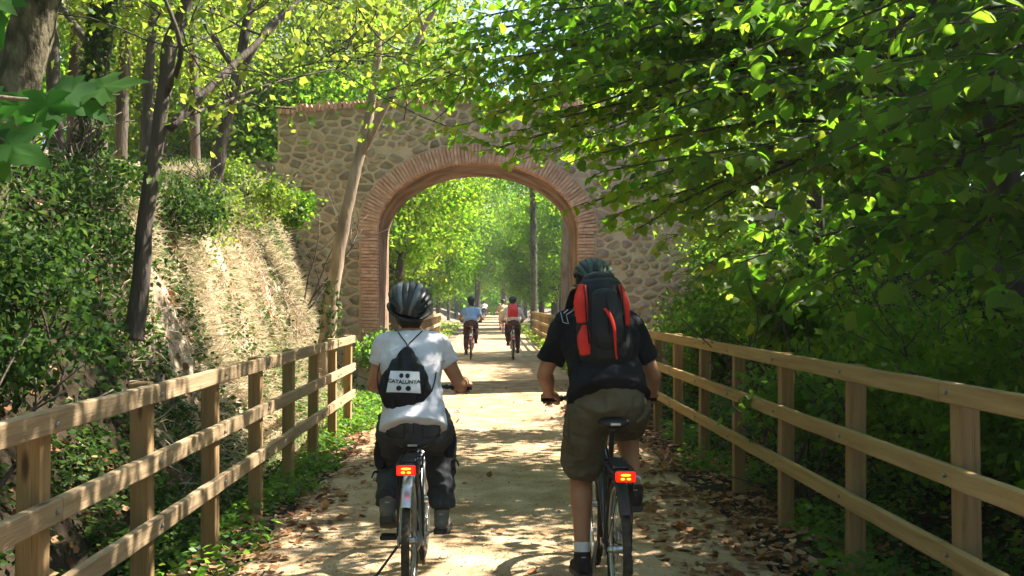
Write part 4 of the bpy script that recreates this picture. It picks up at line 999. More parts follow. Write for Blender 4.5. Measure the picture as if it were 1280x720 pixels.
def clumps(center, rad, nclump, per, cr, rng, shell=.55, flat=.6, hole=.35):
    """leaf positions in flattened clumps spread through an ellipsoid, gaps left by noise"""
    out = []; c = np.array(center); rad = np.array(rad); off = rng.uniform(0, 99, 3)
    tries = 0
    while len(out) < nclump and tries < nclump * 12:
        tries += 1
        d = nrm(rng.normal(size=(1, 3)))[0]; r = shell + (1 - shell) * rng.random()
        if rng.random() < .2: r *= rng.random()
        p = d * rad * r
        if noise.noise(Vector(p * .9 + off)) < hole - .5: continue
        out.append(p + c)
    out = np.array(out); n = len(out)
    k = (per * rng.uniform(.5, 1.5, n)).astype(int)
    cc = np.repeat(out, k, axis=0); tt = np.repeat(rng.uniform(-.18, .18, n), k)
    q = rng.normal(size=(len(cc), 3)) * cr * np.array([1, 1, flat]) * .5
    return cc + q, tt, out

def grow(g, p, d, length, r, level, tips, rn, nb=4, up=.15, wob=.25, seg=5, minr=.006):
    pts = [p.copy()]; rr = [r]; q = p.copy(); dd = d.normalized()
    for i in range(seg):
        dd = (dd + Vector((rn.uniform(-wob, wob), rn.uniform(-wob, wob), rn.uniform(-wob, wob) + up))).normalized()
        q = q + dd * (length / seg); pts.append(q.copy()); rr.append(max(r * (1 - .7 * (i + 1) / seg), minr))
    g.chain(pts, rr, n=7 if level > 1 else 5, cap=0, res=2 if level > 1 else 1)
    if level <= 0: tips.append(q.copy()); return
    for b in range(nb):
        t = rn.uniform(.3, 1); i = min(int(t * seg), seg - 1); bp = pts[i].lerp(pts[i + 1], t * seg - i)
        ax = (pts[i + 1] - pts[i]).normalized()
        o = Vector((rn.uniform(-1, 1), rn.uniform(-1, 1), rn.uniform(-.4, .8))); o = (o - ax * o.dot(ax)).normalized()
        nd = (ax * .6 + o * .9).normalized()
        grow(g, bp, nd, length * rn.uniform(.45, .7), rr[i] * .6, level - 1, tips, rn, nb, up, wob, 4, minr)
    tips.append(q.copy())

def trunk_geo(g, pts, rad, rn, n=12, bump=.12):
    k = len(g.v); g.chain(pts, rad, n=n, cap=0, res=5)
    ph = rn.uniform(0, 50)
    for i in range(k, len(g.v)):
        v = Vector(g.v[i]); q = noise.noise(v * 2.2 + Vector((ph, 0, 0))) * .5 + noise.noise(v * 7 + Vector((ph, 0, 0))) * .3
        g.v[i] = tuple(v + Vector((noise.noise(v * 3 + Vector((9, ph, 0))), noise.noise(v * 3 + Vector((0, 5, ph))), 0)) * rad[0] * bump)

def tree_variant(name, h, rad, cz, nclump, per, cr, size, leafm, barkm, seed, trunk_r=.16, tmpl=T_S, low=.25, lean=.0):
    """mesh pair for a whole tree of height h standing at the origin"""
    rn = random.Random(seed); rng = np.random.default_rng(seed); g = Geo()
    tp = [Vector((0, 0, -.5)), Vector((rn.uniform(-.1, .1), rn.uniform(-.1, .1), h * .25)), Vector((lean * .5 + rn.uniform(-.25, .25), rn.uniform(-.2, .2), h * .5)), Vector((lean + rn.uniform(-.4, .4), rn.uniform(-.3, .3), h * .85))]
    trunk_geo(g, tp, [trunk_r * 1.15, trunk_r, trunk_r * .75, trunk_r * .3], rn); tips = []
    for i in range(9):
        t = rn.uniform(low, .98); z = h * .85 * t; p = Vector((lean * t * .9, 0, z)); a = rn.uniform(0, 6.28)
        k = min(int(t * 3), 2); p = tp[k].lerp(tp[k + 1], t * 3 - k) if t < 1 else tp[-1]
        grow(g, p, Vector((math.cos(a), math.sin(a), .5)), rad[0] * rn.uniform(.6, .95), trunk_r * .35, 1, tips, rn, 4, .1, .22)
    tm = g.mesh(name + '_trunk'); tm.shade_smooth(); tm.materials.append(barkm)
    Pt, tt, cs = clumps((lean * .6, 0, cz), rad, nclump, per, cr, rng)
    n = len(Pt); U = rdir(n, -.35, rng); Nn = rdir(n, .45, rng)
    tone = .5 + tt + rng.normal(0, .2, n)
    cm = leaf_mesh(name + '_crown', Pt, U, Nn, size * rng.uniform(.6, 1.25, n), tone, tmpl, leafm)
    return tm, cm
def put_tree(tm, cm, loc, rz, s, label, group=None, name='tree', sz=None):
    o = empty(name, loc, label, 'tree', group, rz); o.scale = (s, s, sz or s)
    for nm, me in (('trunk', tm), ('crown', cm)):
        c = bpy.data.objects.new(nm, me); c.parent = o; COL.objects.link(c)
    return o

# ------------------------------------------------------------------ background trees
TV = [tree_variant('broadleaf_a', 9, (2.6, 2.6, 3.4), 5.6, 150, 110, .8, .17, M['lime'], M['bark'], 11),
      tree_variant('broadleaf_b', 10, (2.3, 2.3, 4.2), 5.6, 150, 110, .85, .16, M['yellow'], M['bark'], 12),
      tree_variant('broadleaf_c', 8, (3.0, 3.0, 3.0), 4.6, 150, 120, .9, .17, M['dark'], M['bark_dark'], 13),
      tree_variant('broadleaf_d', 11, (2.4, 2.4, 3.6), 7.2, 140, 100, .8, .15, M['yellow'], M['bark_dark'], 14, low=.45),
      tree_variant('broadleaf_e', 11, (2.6, 2.6, 3.8), 7.0, 140, 100, .8, .15, M['lime'], M['bark_dark'], 15, low=.45)]
TV += [tree_variant('fine_leaved_a', 10, (2.7, 2.7, 3.9), 6.0, 260, 150, .85, .085, M['yellow'], M['bark_dark'], 16, low=.35),
       tree_variant('fine_leaved_b', 10, (2.6, 2.6, 4.0), 5.8, 260, 150, .85, .08, M['lime'], M['bark_dark'], 17, low=.3)]
def T(v, x, y, s, label, group=None, sz=None):
    put_tree(*TV[v], (x, y, gz(x, y) - .1), random.uniform(0, 6.28), s, label, group, 'tree', sz)
gL, gR = 'woodland trees on the left bank beyond the bridge', 'woodland trees on the right bank beyond the bridge'
# far avenue beyond the arch
rnb = random.Random(21)
for y in (24.5, 28, 33, 38, 44, 51, 59, 68, 78, 90):
    for sg in (-1, 1):
        for row in (0, 1):
            x = sg * (3.3 + row * 4.2 + rnb.uniform(-.5, .6) + (1.0 if y < 30 and sg < 0 else 0)); v = rnb.choice([0, 1, 1, 2] if sg < 0 else [0, 0, 1, 2])
            T(v, x + (1.9 if sg > 0 and y < 50 else 0), y + rnb.uniform(-1, 1.2) + row * 1.5, rnb.uniform(.75, 1.05) * (.66 if sg > 0 and y < 50 else 1), 'leafy tree among the woodland on the %s bank beyond the bridge' % ('left' if sg < 0 else 'right'), gL if sg < 0 else gR)
T(5, -3.4, 27, 1.25, 'tall yellow-green tree rising behind the left half of the bridge')
T(6, -3.3, 35, 1.35, 'tall green tree rising behind the crown of the arch')
T(3, 4.4, 31, 1.05, 'tall yellow-green tree rising behind the right half of the bridge')
T(0, -1.0, 92, 1.6, 'tall pale green tree on the left where the path disappears')
T(0, 1.6, 97, 1.7, 'tall pale green tree on the right where the path disappears')
T(6, 3.9, 58, 1.35, 'tall bright tree leaning over the far path from the right')
T(5, -3.6, 52, 1.35, 'tall yellow-green tree leaning over the far path from the left')
T(2, -1.2, 110, 1.5, 'dark leafy tree closing the far end of the path', None)
T(2, 3.2, 104, 1.4, 'dark leafy tree to the right of the far end of the path', None)
# left woodland behind the bank
for (x, y, v, s) in [(-6.2, 9.5, 6, .9), (-8.2, 13, 5, 1), (-6.6, 17, 5, .85), (-9.5, 18, 6, 1.0), (-11, 10, 6, 1), (-12.5, 15, 2, 1.1), (-7.5, 22, 5, 1), (-5.5, 25.5, 5, .95), (-14, 21, 2, 1.2),
                     (-8, 6.5, 2, .9), (-16, 27, 2, 1.2), (-13, 33, 0, 1.2), (-18, 17, 2, 1.2), (-14.5, 8.5, 2, 1.1)]:
    T(v, x, y, s, 'leafy tree in the woodland on top of the left bank', 'woodland trees on top of the left bank')
# right woodland
for (x, y, v, s) in [(7.6, 5.5, 2, .8), (7.4, 9.2, 2, .72), (9.2, 13, 2, .6), (10.5, 7.5, 2, 1.1), (11.5, 12, 2, 1.1), (7.8, 17, 2, .55), (5.6, 14.2, 2, .42), (11.5, 18, 2, .8), (6.8, 22.5, 0, .6), (10, 24, 2, 1.1), (14, 16, 2, 1.2), (15, 22, 2, 1.2), (8.2, 28.5, 0, 1),
                     (8.5, 1.5, 2, .9), (6.5, -3, 2, .9), (12.5, 4, 2, 1.1)]:
    T(v, x, y, s, 'shady tree in the woodland behind the right fence', 'woodland trees behind the right fence')
# far woodland closing the view
rngw = np.random.default_rng(5); n = 26000
Pt = np.stack([rngw.uniform(-75, 75, n), rngw.uniform(120, 150, n), rngw.uniform(0, 15, n) * rngw.uniform(.6, 1, n)], 1)
Pt[:, 2] *= .85 + .25 * np.sin(Pt[:, 0] * .35) * np.sin(Pt[:, 0] * .13 + 2)
me = leaf_mesh('distant_woodland', Pt, rdir(n, 0, rngw), rdir(n, .5, rngw), rngw.uniform(.8, 1.7, n), rngw.random(n), T_S, M['lime'])
tag(obj_me('distant_woodland', me, None), 'mass of distant woodland closing the view far behind everything', 'woodland', kind='stuff')

# ------------------------------------------------------------------ individual trees with traced trunks
def traced_tree(label, trunk, rads, limbs, crown, leafm, barkm, seed, size=.11, tmpl=T_S, name='tree', ivy=None, spr=.5):
    rn = random.Random(seed); rng = np.random.default_rng(seed)
    root = empty(name, trunk[0], label, 'tree'); g = Geo()
    trunk_geo(g, trunk, rads, rn, bump=.16); tips = []
    for (pts, r0) in limbs:
        trunk_geo(g, pts, [max(r0 * (1 - .7 * i / (len(pts) - 1)), .008) for i in range(len(pts))], rn, n=8)
        for _ in range(7):
            k = rn.randrange(min(int(len(pts) * spr), len(pts) - 1), len(pts)); grow(g, pts[k], Vector((rn.uniform(-1, 1), rn.uniform(-1, 1), rn.uniform(-.3, .5))), rn.uniform(.7, 1.5), r0 * .28, 1, tips, rn, 4, .03, .25)
    build('trunk', g, barkm, root, True)
    Ps, Ts = [], []
    for (c, rad, nc, per, cr) in crown:
        a, b, _ = clumps(c, rad, nc, per, cr, rng, shell=.35); Ps.append(a); Ts.append(b)
    if tips:
        tp = np.array([tuple(t) for t in tips]); k = 26; Ps.append(np.repeat(tp, k, 0) + rng.normal(size=(len(tp) * k, 3)) * [.22, .22, .12]); Ts.append(np.zeros(len(tp) * k))
    Pt = np.concatenate(Ps); tt = np.concatenate(Ts); n = len(Pt)
    me = leaf_mesh('crown', Pt, rdir(n, -.35, rng), rdir(n, .5, rng), size * rng.uniform(.6, 1.25, n), .5 + tt + rng.normal(0, .2, n), tmpl, leafm)
    obj_me('crown', me, None, root, True)
    if ivy:
        g2 = []; (z0, z1, cnt) = ivy; pts = trunk
        for _ in range(cnt):
            z = rn.uniform(z0, z1); i = max([k for k in range(len(pts) - 1) if pts[k].z <= z] or [0]); t = (z - pts[i].z) / (pts[i + 1].z - pts[i].z)
            c = pts[i].lerp(pts[i + 1], t); r = (rads[i] * (1 - t) + rads[i + 1] * t) * 1.25; a = rn.uniform(0, 6.28); g2.append((c.x + math.cos(a) * r, c.y + math.sin(a) * r, z))
        A_ = np.array(g2); me = leaf_mesh('ivy', A_, rdir(cnt, -.6, rng), nrm(A_ - np.array([np.interp(A_[:, 2], [p.z for p in pts], [p.x for p in pts]), np.interp(A_[:, 2], [p.z for p in pts], [p.y for p in pts]), A_[:, 2]]).T) + rdir(cnt, 0, rng) * .5, rng.uniform(.05, .08, cnt), rng.random(cnt), T_S, M['ivy'])
        o = obj_me('ivy', me, None, root, True); o['kind'] = 'stuff'
    return root
# thick plane tree leaning in at the upper left
D = 7.0
traced_tree('thick pale-barked plane tree leaning in at the upper left', [P(-75, 420, D), P(-30, 260, D), P(8, 140, D), P(48, 10, D), P(90, -160, D), P(110, -420, D)], [.2, .17, .155, .14, .12, .07],
            [([P(50, 0, D), P(-40, -120, D), P(-160, -240, D + .5)], .07), ([P(70, -60, D), P(160, -170, D + .6), P(240, -330, D + 1)], .06)],
            [(P(-40, -420, D), (2.0, 1.8, 1.2), 50, 70, .7)], M['lime'], M['bark_plane'], 31, .12)
D = 11
traced_tree('dark ivy-clad tree second from the left on the bank', [P(112, 260, D), P(112, 180, D), P(118, 100, D), P(132, 0, D), P(150, -150, D), P(150, -330, D)], [.13, .12, .11, .1, .08, .05],
            [([P(120, 70, D), P(60, -20, D + 1), P(10, -120, D + 1)], .05), ([P(126, 40, D), P(190, -60, D + .5), P(260, -130, D)], .05)],
            [(P(130, -180, D), (1.8, 1.8, 1.3), 50, 70, .7)], M['dark'], M['bark_dark'], 32, .1, ivy=(P(0, 240, D).z, P(0, -20, D).z, 2600))
D = 8.2
traced_tree('slender dark tree on the left bank with a long limb curving right', [P(166, 425, D), P(172, 385, D), P(184, 260, D), P(206, 110, D), P(212, 60, D), P(236, -10, D), P(270, -160, D), P(290, -330, D)], [.085, .075, .065, .06, .066, .05, .04, .025],
            [([P(212, 160, D), P(262, 110, D + .3), P(330, 45, D + .8), P(385, -15, D + 1.2), P(430, -90, D + 1.5)], .045),
             ([P(216, 150, D), P(280, 128, D + .5), P(340, 104, D + 1), P(420, 86, D + 1.5)], .02), ([P(206, 120, D), P(226, 60, D - .5), P(190, -40, D - .6)], .03)],
            [(P(330, -130, D + 1.5), (2.0, 1.6, 1.0), 40, 60, .6)], M['yellow'], M['bark_dark'], 33, .085)
D = 14
traced_tree('short leaning tree at the top of the bank left of the bridge', [P(266, 250, D), P(271, 215, D), P(280, 160, D), P(292, 110, D), P(303, 60, D), P(320, -60, D), P(330, -200, D)], [.12, .1, .09, .08, .07, .05, .03],
            [([P(290, 120, D), P(330, 40, D), P(380, -10, D + 1), P(420, -60, D + 2)], .05), ([P(296, 90, D), P(250, 20, D + .5), P(210, -60, D + 1)], .05)],
            [(P(330, -70, D + 1), (2.3, 1.8, 1.3), 60, 60, .7), (P(300, 40, D + 3), (1.6, 1.2, .9), 22, 50, .6)], M['yellow'], M['bark_dark'], 34, .09)
# forked tree in front of the wall
D = 15.0
fk = traced_tree('slender forked tree standing in front of the left half of the bridge', [P(404, 470, D), P(408, 425, D), P(418, 350, D), P(436, 250, D), P(452, 185, D), P(470, 90, D), P(473, 20, D), P(490, -120, D), P(500, -260, D)], [.15, .12, .1, .09, .08, .06, .055, .04, .02],
            [([P(451, 192, D), P(480, 135, D - .2), P(512, 70, D - .3), P(534, 28, D - .3), P(560, -20, D - .3), P(600, -110, D - .3)], .07), ([P(530, 36, D - .3), P(522, 10, D - .6), P(515, -60, D - .8)], .03)],
            [(P(520, -130, D), (1.9, 1.5, 1.1), 36, 50, .6)], M['yellow'], M['bark_pale'], 35, .08, ivy=(P(0, 440, D).z, P(0, 350, D).z, 350), spr=.85)
# thin background trunks on the left
tk = []
for i, (px, D, r, ln) in enumerate([(20, 16, .1, 10), (72, 14, .1, -14), (150, 18, .11, 12), (180, 15, .07, 16), (245, 19, .09, -6), (90, 20, .13, 10), (205, 23, .12, -12), (330, 26, .12, 8)]):
    b = P(px, 300, D); b.z = gz(b.x, b.y) - .3; mid = P(px + ln * .3, 120, D); top = P(px + ln, -60, D); end = P(px + ln * 1.5, -260, D)
    traced_tree('slim dark trunk among the trees on top of the left bank', [b, mid, top, end], [r * 1.1, r, r * .8, r * .4], [([mid.lerp(top, .5), mid.lerp(top, .9) + Vector((.8, .3, .6)), top + Vector((1.5, .4, 1))], r * .35)],
                [(top + Vector((0, 0, .6)), (1.6, 1.4, 1.2), 30, 60, .6)], M['lime'] if i % 2 else M['dark'], M['bark_dark'], 50 + i, .1)['group'] = 'slim trunks on top of the left bank'
# two trunks framed by the right side of the arch
D = 46; b = P(667, 385, D); b.z = gz(b.x, b.y) - .3
traced_tree('dark ivy-clad trunk seen through the right side of the arch', [b, P(667, 300, D), P(664, 200, D), P(660, 120, D)], [.17, .15, .13, .09], [([P(664, 240, D), P(690, 200, D), P(720, 150, D)], .12)],
            [(P(664, 190, D), (3, 2.5, 2.5), 60, 70, 1)], M['lime'], M['bark_dark'], 70, .18, ivy=(b.z, P(0, 250, D).z, 1500))
D = 28; b = P(707, 390, D); b.z = gz(b.x, b.y) - .3
traced_tree('pale slim trunk just inside the right jamb of the arch', [b, P(707, 310, D), P(709, 240, D), P(712, 120, D)], [.15, .12, .1, .08], [([P(709, 230, D), P(690, 190, D), P(670, 170, D)], .04)],
            [(P(712, 150, D), (2, 2, 1.5), 40, 60, .8)], M['yellow'], M['bark_pale'], 71, .13)

# ------------------------------------------------------------------ the great lime tree over the right fence, its sprays reaching across the path
def spray(g, rec, start, end, r0, rn, droop=.3, tw=1.0, size=.085):
    start, end = Vector(start), Vector(end); L = (end - start).length; seg = 8; pts = []
    a1 = Vector((rn.uniform(-.3, .3), rn.uniform(-.3, .3), rn.uniform(.1, .4)))
    for i in range(seg + 1):
        t = i / seg; p = start.lerp(end, t) + a1 * math.sin(t * math.pi) * .8 + Vector((0, 0, -droop * t * t + droop * t)); pts.append(p)
    g.chain(pts, [max(r0 * (1 - .85 * i / seg), .004) for i in range(seg + 1)], n=6, cap=0, res=1)
    d = (pts[-1] - pts[0]).normalized(); sidev = d.cross(Vector((0, 0, 1))).normalized()
    n = int(L / .16)
    for k in range(n):
        t = .22 + .78 * (k + rn.random()) / n; i = min(int(t * seg), seg - 1); bp = pts[i].lerp(pts[i + 1], t * seg - i)
        sg = 1 if k % 2 else -1; tl = tw * rn.uniform(.35, 1.0) * (1.15 - .65 * t)
        td = (d * rn.uniform(.4, .9) + sidev * sg + Vector((0, 0, rn.uniform(-.35, .25)))).normalized()
        tp = [bp]; q = bp.copy(); e = td.copy()
        for _ in range(4):
            e = (e + Vector((rn.uniform(-.15, .15), rn.uniform(-.15, .15), rn.uniform(-.2, .08)))).normalized(); q = q + e * tl / 4; tp.append(q.copy())
        g.chain(tp, [.006, .005, .004, .003, .002], n=4, cap=0, res=1)
        m = max(3, int(tl / .052)); tn = (td.cross(sidev)).normalized()
        if tn.z < 0: tn = -tn
        for j in range(m):
            u = (j + rn.random()) / m; ii = min(int(u * 4), 3); lp = tp[ii].lerp(tp[ii + 1], u * 4 - ii); ax = (tp[ii + 1] - tp[ii]).normalized()
            sd2 = ax.cross(Vector((0, 0, 1))); sd2.normalize(); s2 = 1 if j % 2 else -1
            ld = (ax * .6 + sd2 * s2 * .9 + Vector((rn.uniform(-.3, .3), rn.uniform(-.3, .3), rn.uniform(-1.1, .1)))).normalized()
            nn = (Vector((0, 0, 1)) + Vector((rn.uniform(-1, 1), rn.uniform(-1.3, .7), 0))).normalized()
            rec.append((*(lp + ld * .02), *ld, *nn, size * rn.uniform(.5, 1.4), .42 + rn.gauss(0, .24)))
def spray_tree(label, trunk, rads, sprays, seed, nparts, leafm, barkm, name='tree', size=.085, extra=None, cat='tree'):
    rn = random.Random(seed); root = empty(name, trunk[0], label, cat); g = Geo(); trunk_geo(g, trunk, rads, rn)
    rec = []
    for (s, e, r0) in sprays: spray(g, rec, s, e, r0, rn, size=size)
    build('trunk', g, barkm, root, True)
    A_ = np.array(rec)
    # keep sprays out of the riders' heads and out of the camera
    keep = (A_[:, 1] > 1.2) & ~((np.abs(A_[:, 0]) < 1.6) & (A_[:, 2] < 2.25) & (A_[:, 1] < 9))
    A_ = A_[keep]
    px = np.array([(to_px(Vector(a[:3])) or (-999, 0, 99)) for a in A_])
    vis = (px[:, 0] > 0) & (px[:, 0] < 1280) & (px[:, 1] > 0) & (px[:, 1] < 720)
    sc = np.where(vis, A_[:, 9] / px[:, 2], 0); order = np.argsort(-sc)
    top = [i for i in order[:nparts] if sc[i] > 0]
    print(label[:20], 'leaves', len(A_), 'in view', int(vis.sum()), 'biggest px', FPX * sc[order[0]] if len(order) else 0)
    mask = np.ones(len(A_), bool); mask[top] = False; B = A_[mask]
    me = leaf_mesh('foliage', B[:, :3], B[:, 3:6], B[:, 6:9], B[:, 9], B[:, 10], T_L, leafm)
    o = obj_me('foliage', me, None, root, True); o['kind'] = 'stuff'
    var = [leaf_mesh('leaf', np.zeros((1, 3)), np.array([[0, 1., 0]]), np.array([[0, 0, 1.]]), [1], np.array([t]), T_L, leafm) for t in (.15, .35, .5, .65, .9)]
    for i in top:
        a = A_[i]; u = Vector(a[3:6]).normalized(); nn = Vector(a[6:9]); nn = (nn - u * nn.dot(u)).normalized(); wv = u.cross(nn)
        m = Matrix((wv, u, nn)).transposed().to_4x4(); m = Matrix.Translation(Vector(a[:3])) @ m @ Matrix.Diagonal((a[9], a[9], a[9], 1))
        o = bpy.data.objects.new('leaf', var[min(4, max(0, int(a[10] * 5)))]); o.matrix_basis = m; link(o, root, True)
    return root
rn = random.Random(77)
tr1 = [Vector((4.9, 9.2, .6)), Vector((4.8, 9.1, 2.5)), Vector((4.5, 9.0, 4.2)), Vector((4.3, 8.8, 6.2)), Vector((4.2, 8.6, 8.5))]
def on(tr, t):
    k = min(int(t * (len(tr) - 1)), len(tr) - 2); return tr[k].lerp(tr[k + 1], t * (len(tr) - 1) - k)
S1 = []
for (px, py, D) in [(735, 255, 9.5), (750, 215, 8.8), (770, 268, 10), (800, 285, 9.2), (720, 200, 10), (650, 165, 10), (600, 150, 10.5), (560, 120, 10.5), (540, 95, 9.8), (520, 60, 10.5), (560, 30, 9.6), (600, 80, 9.2),
                    (640, 110, 9), (680, 60, 9), (640, 20, 9), (720, 100, 8.4), (760, 50, 8.4), (780, 160, 8), (820, 220, 8), (840, 120, 7.6), (880, 40, 7.6), (860, 275, 8.6), (900, 200, 7.4), (700, 10, 10), (620, -30, 10), (580, -60, 9), (520, 5, 11),
                    (620, 185, 10.2), (690, 150, 9.6), (800, 20, 9), (790, 240, 9.0)]:
    e = P(px, py, D); S1.append((on(tr1, min(.98, max(.25, (e.z + rn.uniform(-.2, .5)) / 8.5))), e, .035))
for (px, py, D) in [(455, 100, 11), (480, 125, 10.5), (500, 90, 10), (530, 130, 11), (560, 165, 11), (590, 120, 11), (610, 190, 11), (620, 140, 10), (650, 200, 11), (665, 120, 11), (690, 190, 11), (700, 130, 11), (720, 170, 11.5), (740, 120, 11), (760, 190, 11.5), (780, 130, 12), (800, 200, 12), (825, 150, 12), (745, 235, 11), (700, 80, 11), (760, 90, 11)]:
    e = P(px, py, D); S1.append((on(tr1, min(.98, max(.25, (e.z + rn.uniform(0, .7)) / 8.5))), e, .03))
for _ in range(22):
    e = Vector((rn.uniform(.3, 4.0), rn.uniform(6.2, 12.5), rn.uniform(2.9, 7.5)))
    if e.z < 3.2 + (2.2 - e.x) * .5: e.z += 1.2
    S1.append((on(tr1, min(.98, max(.2, (e.z + rn.uniform(-.3, .3)) / 8.5))), e, .03))
spray_tree('large leafy lime tree behind the right fence reaching across the path to the bridge', tr1, [.17, .15, .12, .09, .04], S1, 81, 150, M['lime'], M['bark_dark'])
tr2 = [Vector((4.4, 5.6, .4)), Vector((4.3, 5.5, 2.2)), Vector((4.1, 5.4, 4.0)), Vector((3.9, 5.3, 6.5))]
S2 = []
for (px, py, D) in [(1000, 60, 5.6), (960, 130, 6), (1050, 150, 5.2), (1100, 40, 4.8), (1150, 120, 4.6), (1200, 30, 4.2), (1240, 100, 4.2), (1000, 220, 6), (1080, 250, 5.6), (1150, 220, 5), (930, 20, 6.6), (880, 90, 7), (1240, 200, 4.8), (1180, 320, 5.2), (1040, 320, 6),
                    (960, 290, 6.6), (1100, 380, 5.8), (1240, 380, 5), (1000, 380, 6.6), (920, 330, 7)]:
    e = P(px, py, D); S2.append((on(tr2, min(.98, max(.15, (e.z + rn.uniform(-.2, .3)) / 6.5))), e, .028))
for _ in range(22):
    e = Vector((rn.uniform(1.2, 6.5), rn.uniform(2.4, 8.0), rn.uniform(3.0, 6.5))); S2.append((on(tr2, min(.98, e.z / 6.6)), e, .028))
for _ in range(20):  # sprays added above the view to shade the left fence and near path
    e = Vector((rn.uniform(-.4, 2.4), rn.uniform(3.2, 7.0), rn.uniform(3.7, 5.6))); S2.append((on(tr2, min(.98, e.z / 6.6)), e, .028))
spray_tree('dark shady lime tree behind the right fence nearest the camera', tr2, [.12, .1, .08, .05], S2, 82, 300, M['dark'], M['bark_dark'], size=.095)
tr3 = [Vector((4.3, 12.6, 1.4)), Vector((4.2, 12.6, 3)), Vector((4.2, 12.6, 4.6)), Vector((4.1, 12.4, 6))]
S3 = []
for (px, py, D) in [(760, 290, 12.5), (790, 265, 12), (830, 300, 12), (850, 240, 12), (880, 320, 12), (900, 270, 11.8), (850, 180, 12), (950, 330, 11.5), (980, 250, 12), (820, 205, 13), (870, 350, 12), (930, 380, 11), (800, 180, 12), (840, 140, 12.5)]:
    e = P(px, py, D); S3.append((on(tr3, min(.98, max(.1, (e.z - 1.2) / 5))), e, .022))
spray_tree('sunlit bright green young tree between the right fence and the bridge', tr3, [.08, .07, .05, .03], S3, 83, 100, M['yellow'], M['bark_dark'], size=.1)
# branch of big plane leaves hanging in at the upper left, close to the camera
D = 2.3
br = empty('plane_branch', P(-120, 120, D), 'close plane tree branch with big lobed leaves at the upper left edge', 'branch')
g = Geo(); g.chain([P(-320, 60, D), P(-120, 110, D), P(-20, 120, D), P(60, 125, D + .05), P(150, 118, D + .1)], [.01, .008, .006, .004, .002], n=6, cap=0, res=4)
g.chain([P(-120, 110, D), P(-60, 150, D - .1), P(-10, 170, D - .15), P(30, 185, D - .15)], [.006, .005, .004, .002], n=6, cap=0, res=4)
g.chain([P(-120, 110, D), P(-70, 20, D + .1), P(-20, -20, D + .1)], [.006, .005, .003], n=6, cap=0, res=4)
build('twig', g, M['bark'], br, True)
pv = [leaf_mesh('leaf', np.zeros((1, 3)), np.array([[0, 1., 0]]), np.array([[0, 0, 1.]]), [1], np.array([t]), T_P, M['plane']) for t in (.1, .5, .9)]
rn = random.Random(5)
for (x0, y0, x1, y1, dz, fl) in [(112, 112, 200, 96, .05, .75), (70, 112, 150, 158, .0, .6), (58, 118, 62, 184, -.05, .35), (20, 120, 40, 178, .05, .4), (-10, 175, 78, 212, -.15, .7), (-20, 175, 18, 238, -.15, .45), (-15, 120, 22, 160, .1, .4), (85, 105, 118, 148, .1, .5),
                              (-25, -10, 30, 22, .1, .6), (-30, -15, 8, 75, .15, .5), (-20, 150, -2, 205, -.1, .4), (5, 178, 52, 196, -.2, .5)]:
    a, b = P(x0, y0, D + dz), P(x1, y1, D + dz + rn.uniform(-.03, .03)); u = (b - a); L = u.length / 1.35; u.normalize()
    nn = Vector((rn.uniform(-.3, .3), -1 + fl * .2, fl + rn.uniform(0, .5))); nn = (nn - u * nn.dot(u)).normalized(); wv = u.cross(nn)
    m = Matrix.Translation(a) @ Matrix((wv, u, nn)).transposed().to_4x4() @ Matrix.Diagonal((L, L, L, 1))
    o = bpy.data.objects.new('leaf', pv[rn.randrange(3)]); o.matrix_basis = m; link(o, br, True)

# ------------------------------------------------------------------ shrubs and hanging ivy
def shrub(label, c, rad, nc, per, cr, size, m, seed, name='shrub', tm=T_S, group=None, stems=6):
    rng = np.random.default_rng(seed); rn = random.Random(seed); base = Vector((c[0], c[1], gz(c[0], c[1])))
    root = empty(name, base, label, 'shrub', group); g = Geo(); tips = []
    for _ in range(stems): grow(g, base, Vector((rn.uniform(-.7, .7), rn.uniform(-.7, .7), 1)), max(rad[2] * 1.3, c[2] - base.z), .02, 1, tips, rn, 4, .05, .2)
    build('stems', g, M['bark_dark'], root, True)
    Pt, tt, _ = clumps(c, rad, nc, per, cr, rng, shell=.5, flat=.8); n = len(Pt)
    me = leaf_mesh('foliage', Pt, rdir(n, -.4, rng), rdir(n, .8, rng), size * rng.uniform(.6, 1.3, n), .4 + tt + rng.normal(0, .2, n), tm, m)
    obj_me('foliage', me, None, root, True); return root
for (x, y, v, s) in [(-5.5, 1.5, 6, .9), (-4.8, -3.5, 2, .95), (4.8, -6, 2, 1), (-1.5, -10, 2, 1.1), (2.5, -12, 2, 1.2), (-7, -8, 2, 1.1), (8, -9, 2, 1.2), (-10, 0, 2, 1.1)]:  # trees out of view, added to block sky light on the foliage ahead
    T(v, x, y, s, 'unseen leafy tree added behind the camera to block sky light', 'unseen trees added behind the camera')
def shr(px, py, D, rad, label, m, seed, nc=60, per=60, cr=.3, size=.06, **k):
    c = P(px, py, D); return shrub(label, c, rad, nc, per, cr, size, m, seed, **k)
gl = 'dark shrubs on the left bank'
lsh = ['at the left edge above the near fence', 'below the ivy-clad trunk', 'low behind the first rails of the left fence', 'left of the slender dark trunk', 'nearest the camera at the left edge', 'just left of the slender dark trunk and high up', 'under the big lobed plane leaves']
for i, (px, py, D, rx, rz) in enumerate([(20, 255, 8.2, .85, .6), (110, 250, 9.6, .9, .5), (45, 345, 7.0, .6, .38), (120, 330, 9.0, .6, .45), (-40, 420, 5.4, .7, .4), (225, 262, 11.5, .5, .35), (-60, 300, 6.4, .7, .6)]):
    shr(px, py, D, (rx, .7, rz), 'dense dark ivy-leaved shrub ' + lsh[i], M['ivy'], 200 + i, 42, 70, .2, .055, group=gl)
shr(378, 262, 16.3, (.35, .3, .3), 'small dark green bush clinging to the left face of the bridge', M['dark'], 220, 40, 60, .2, .07)
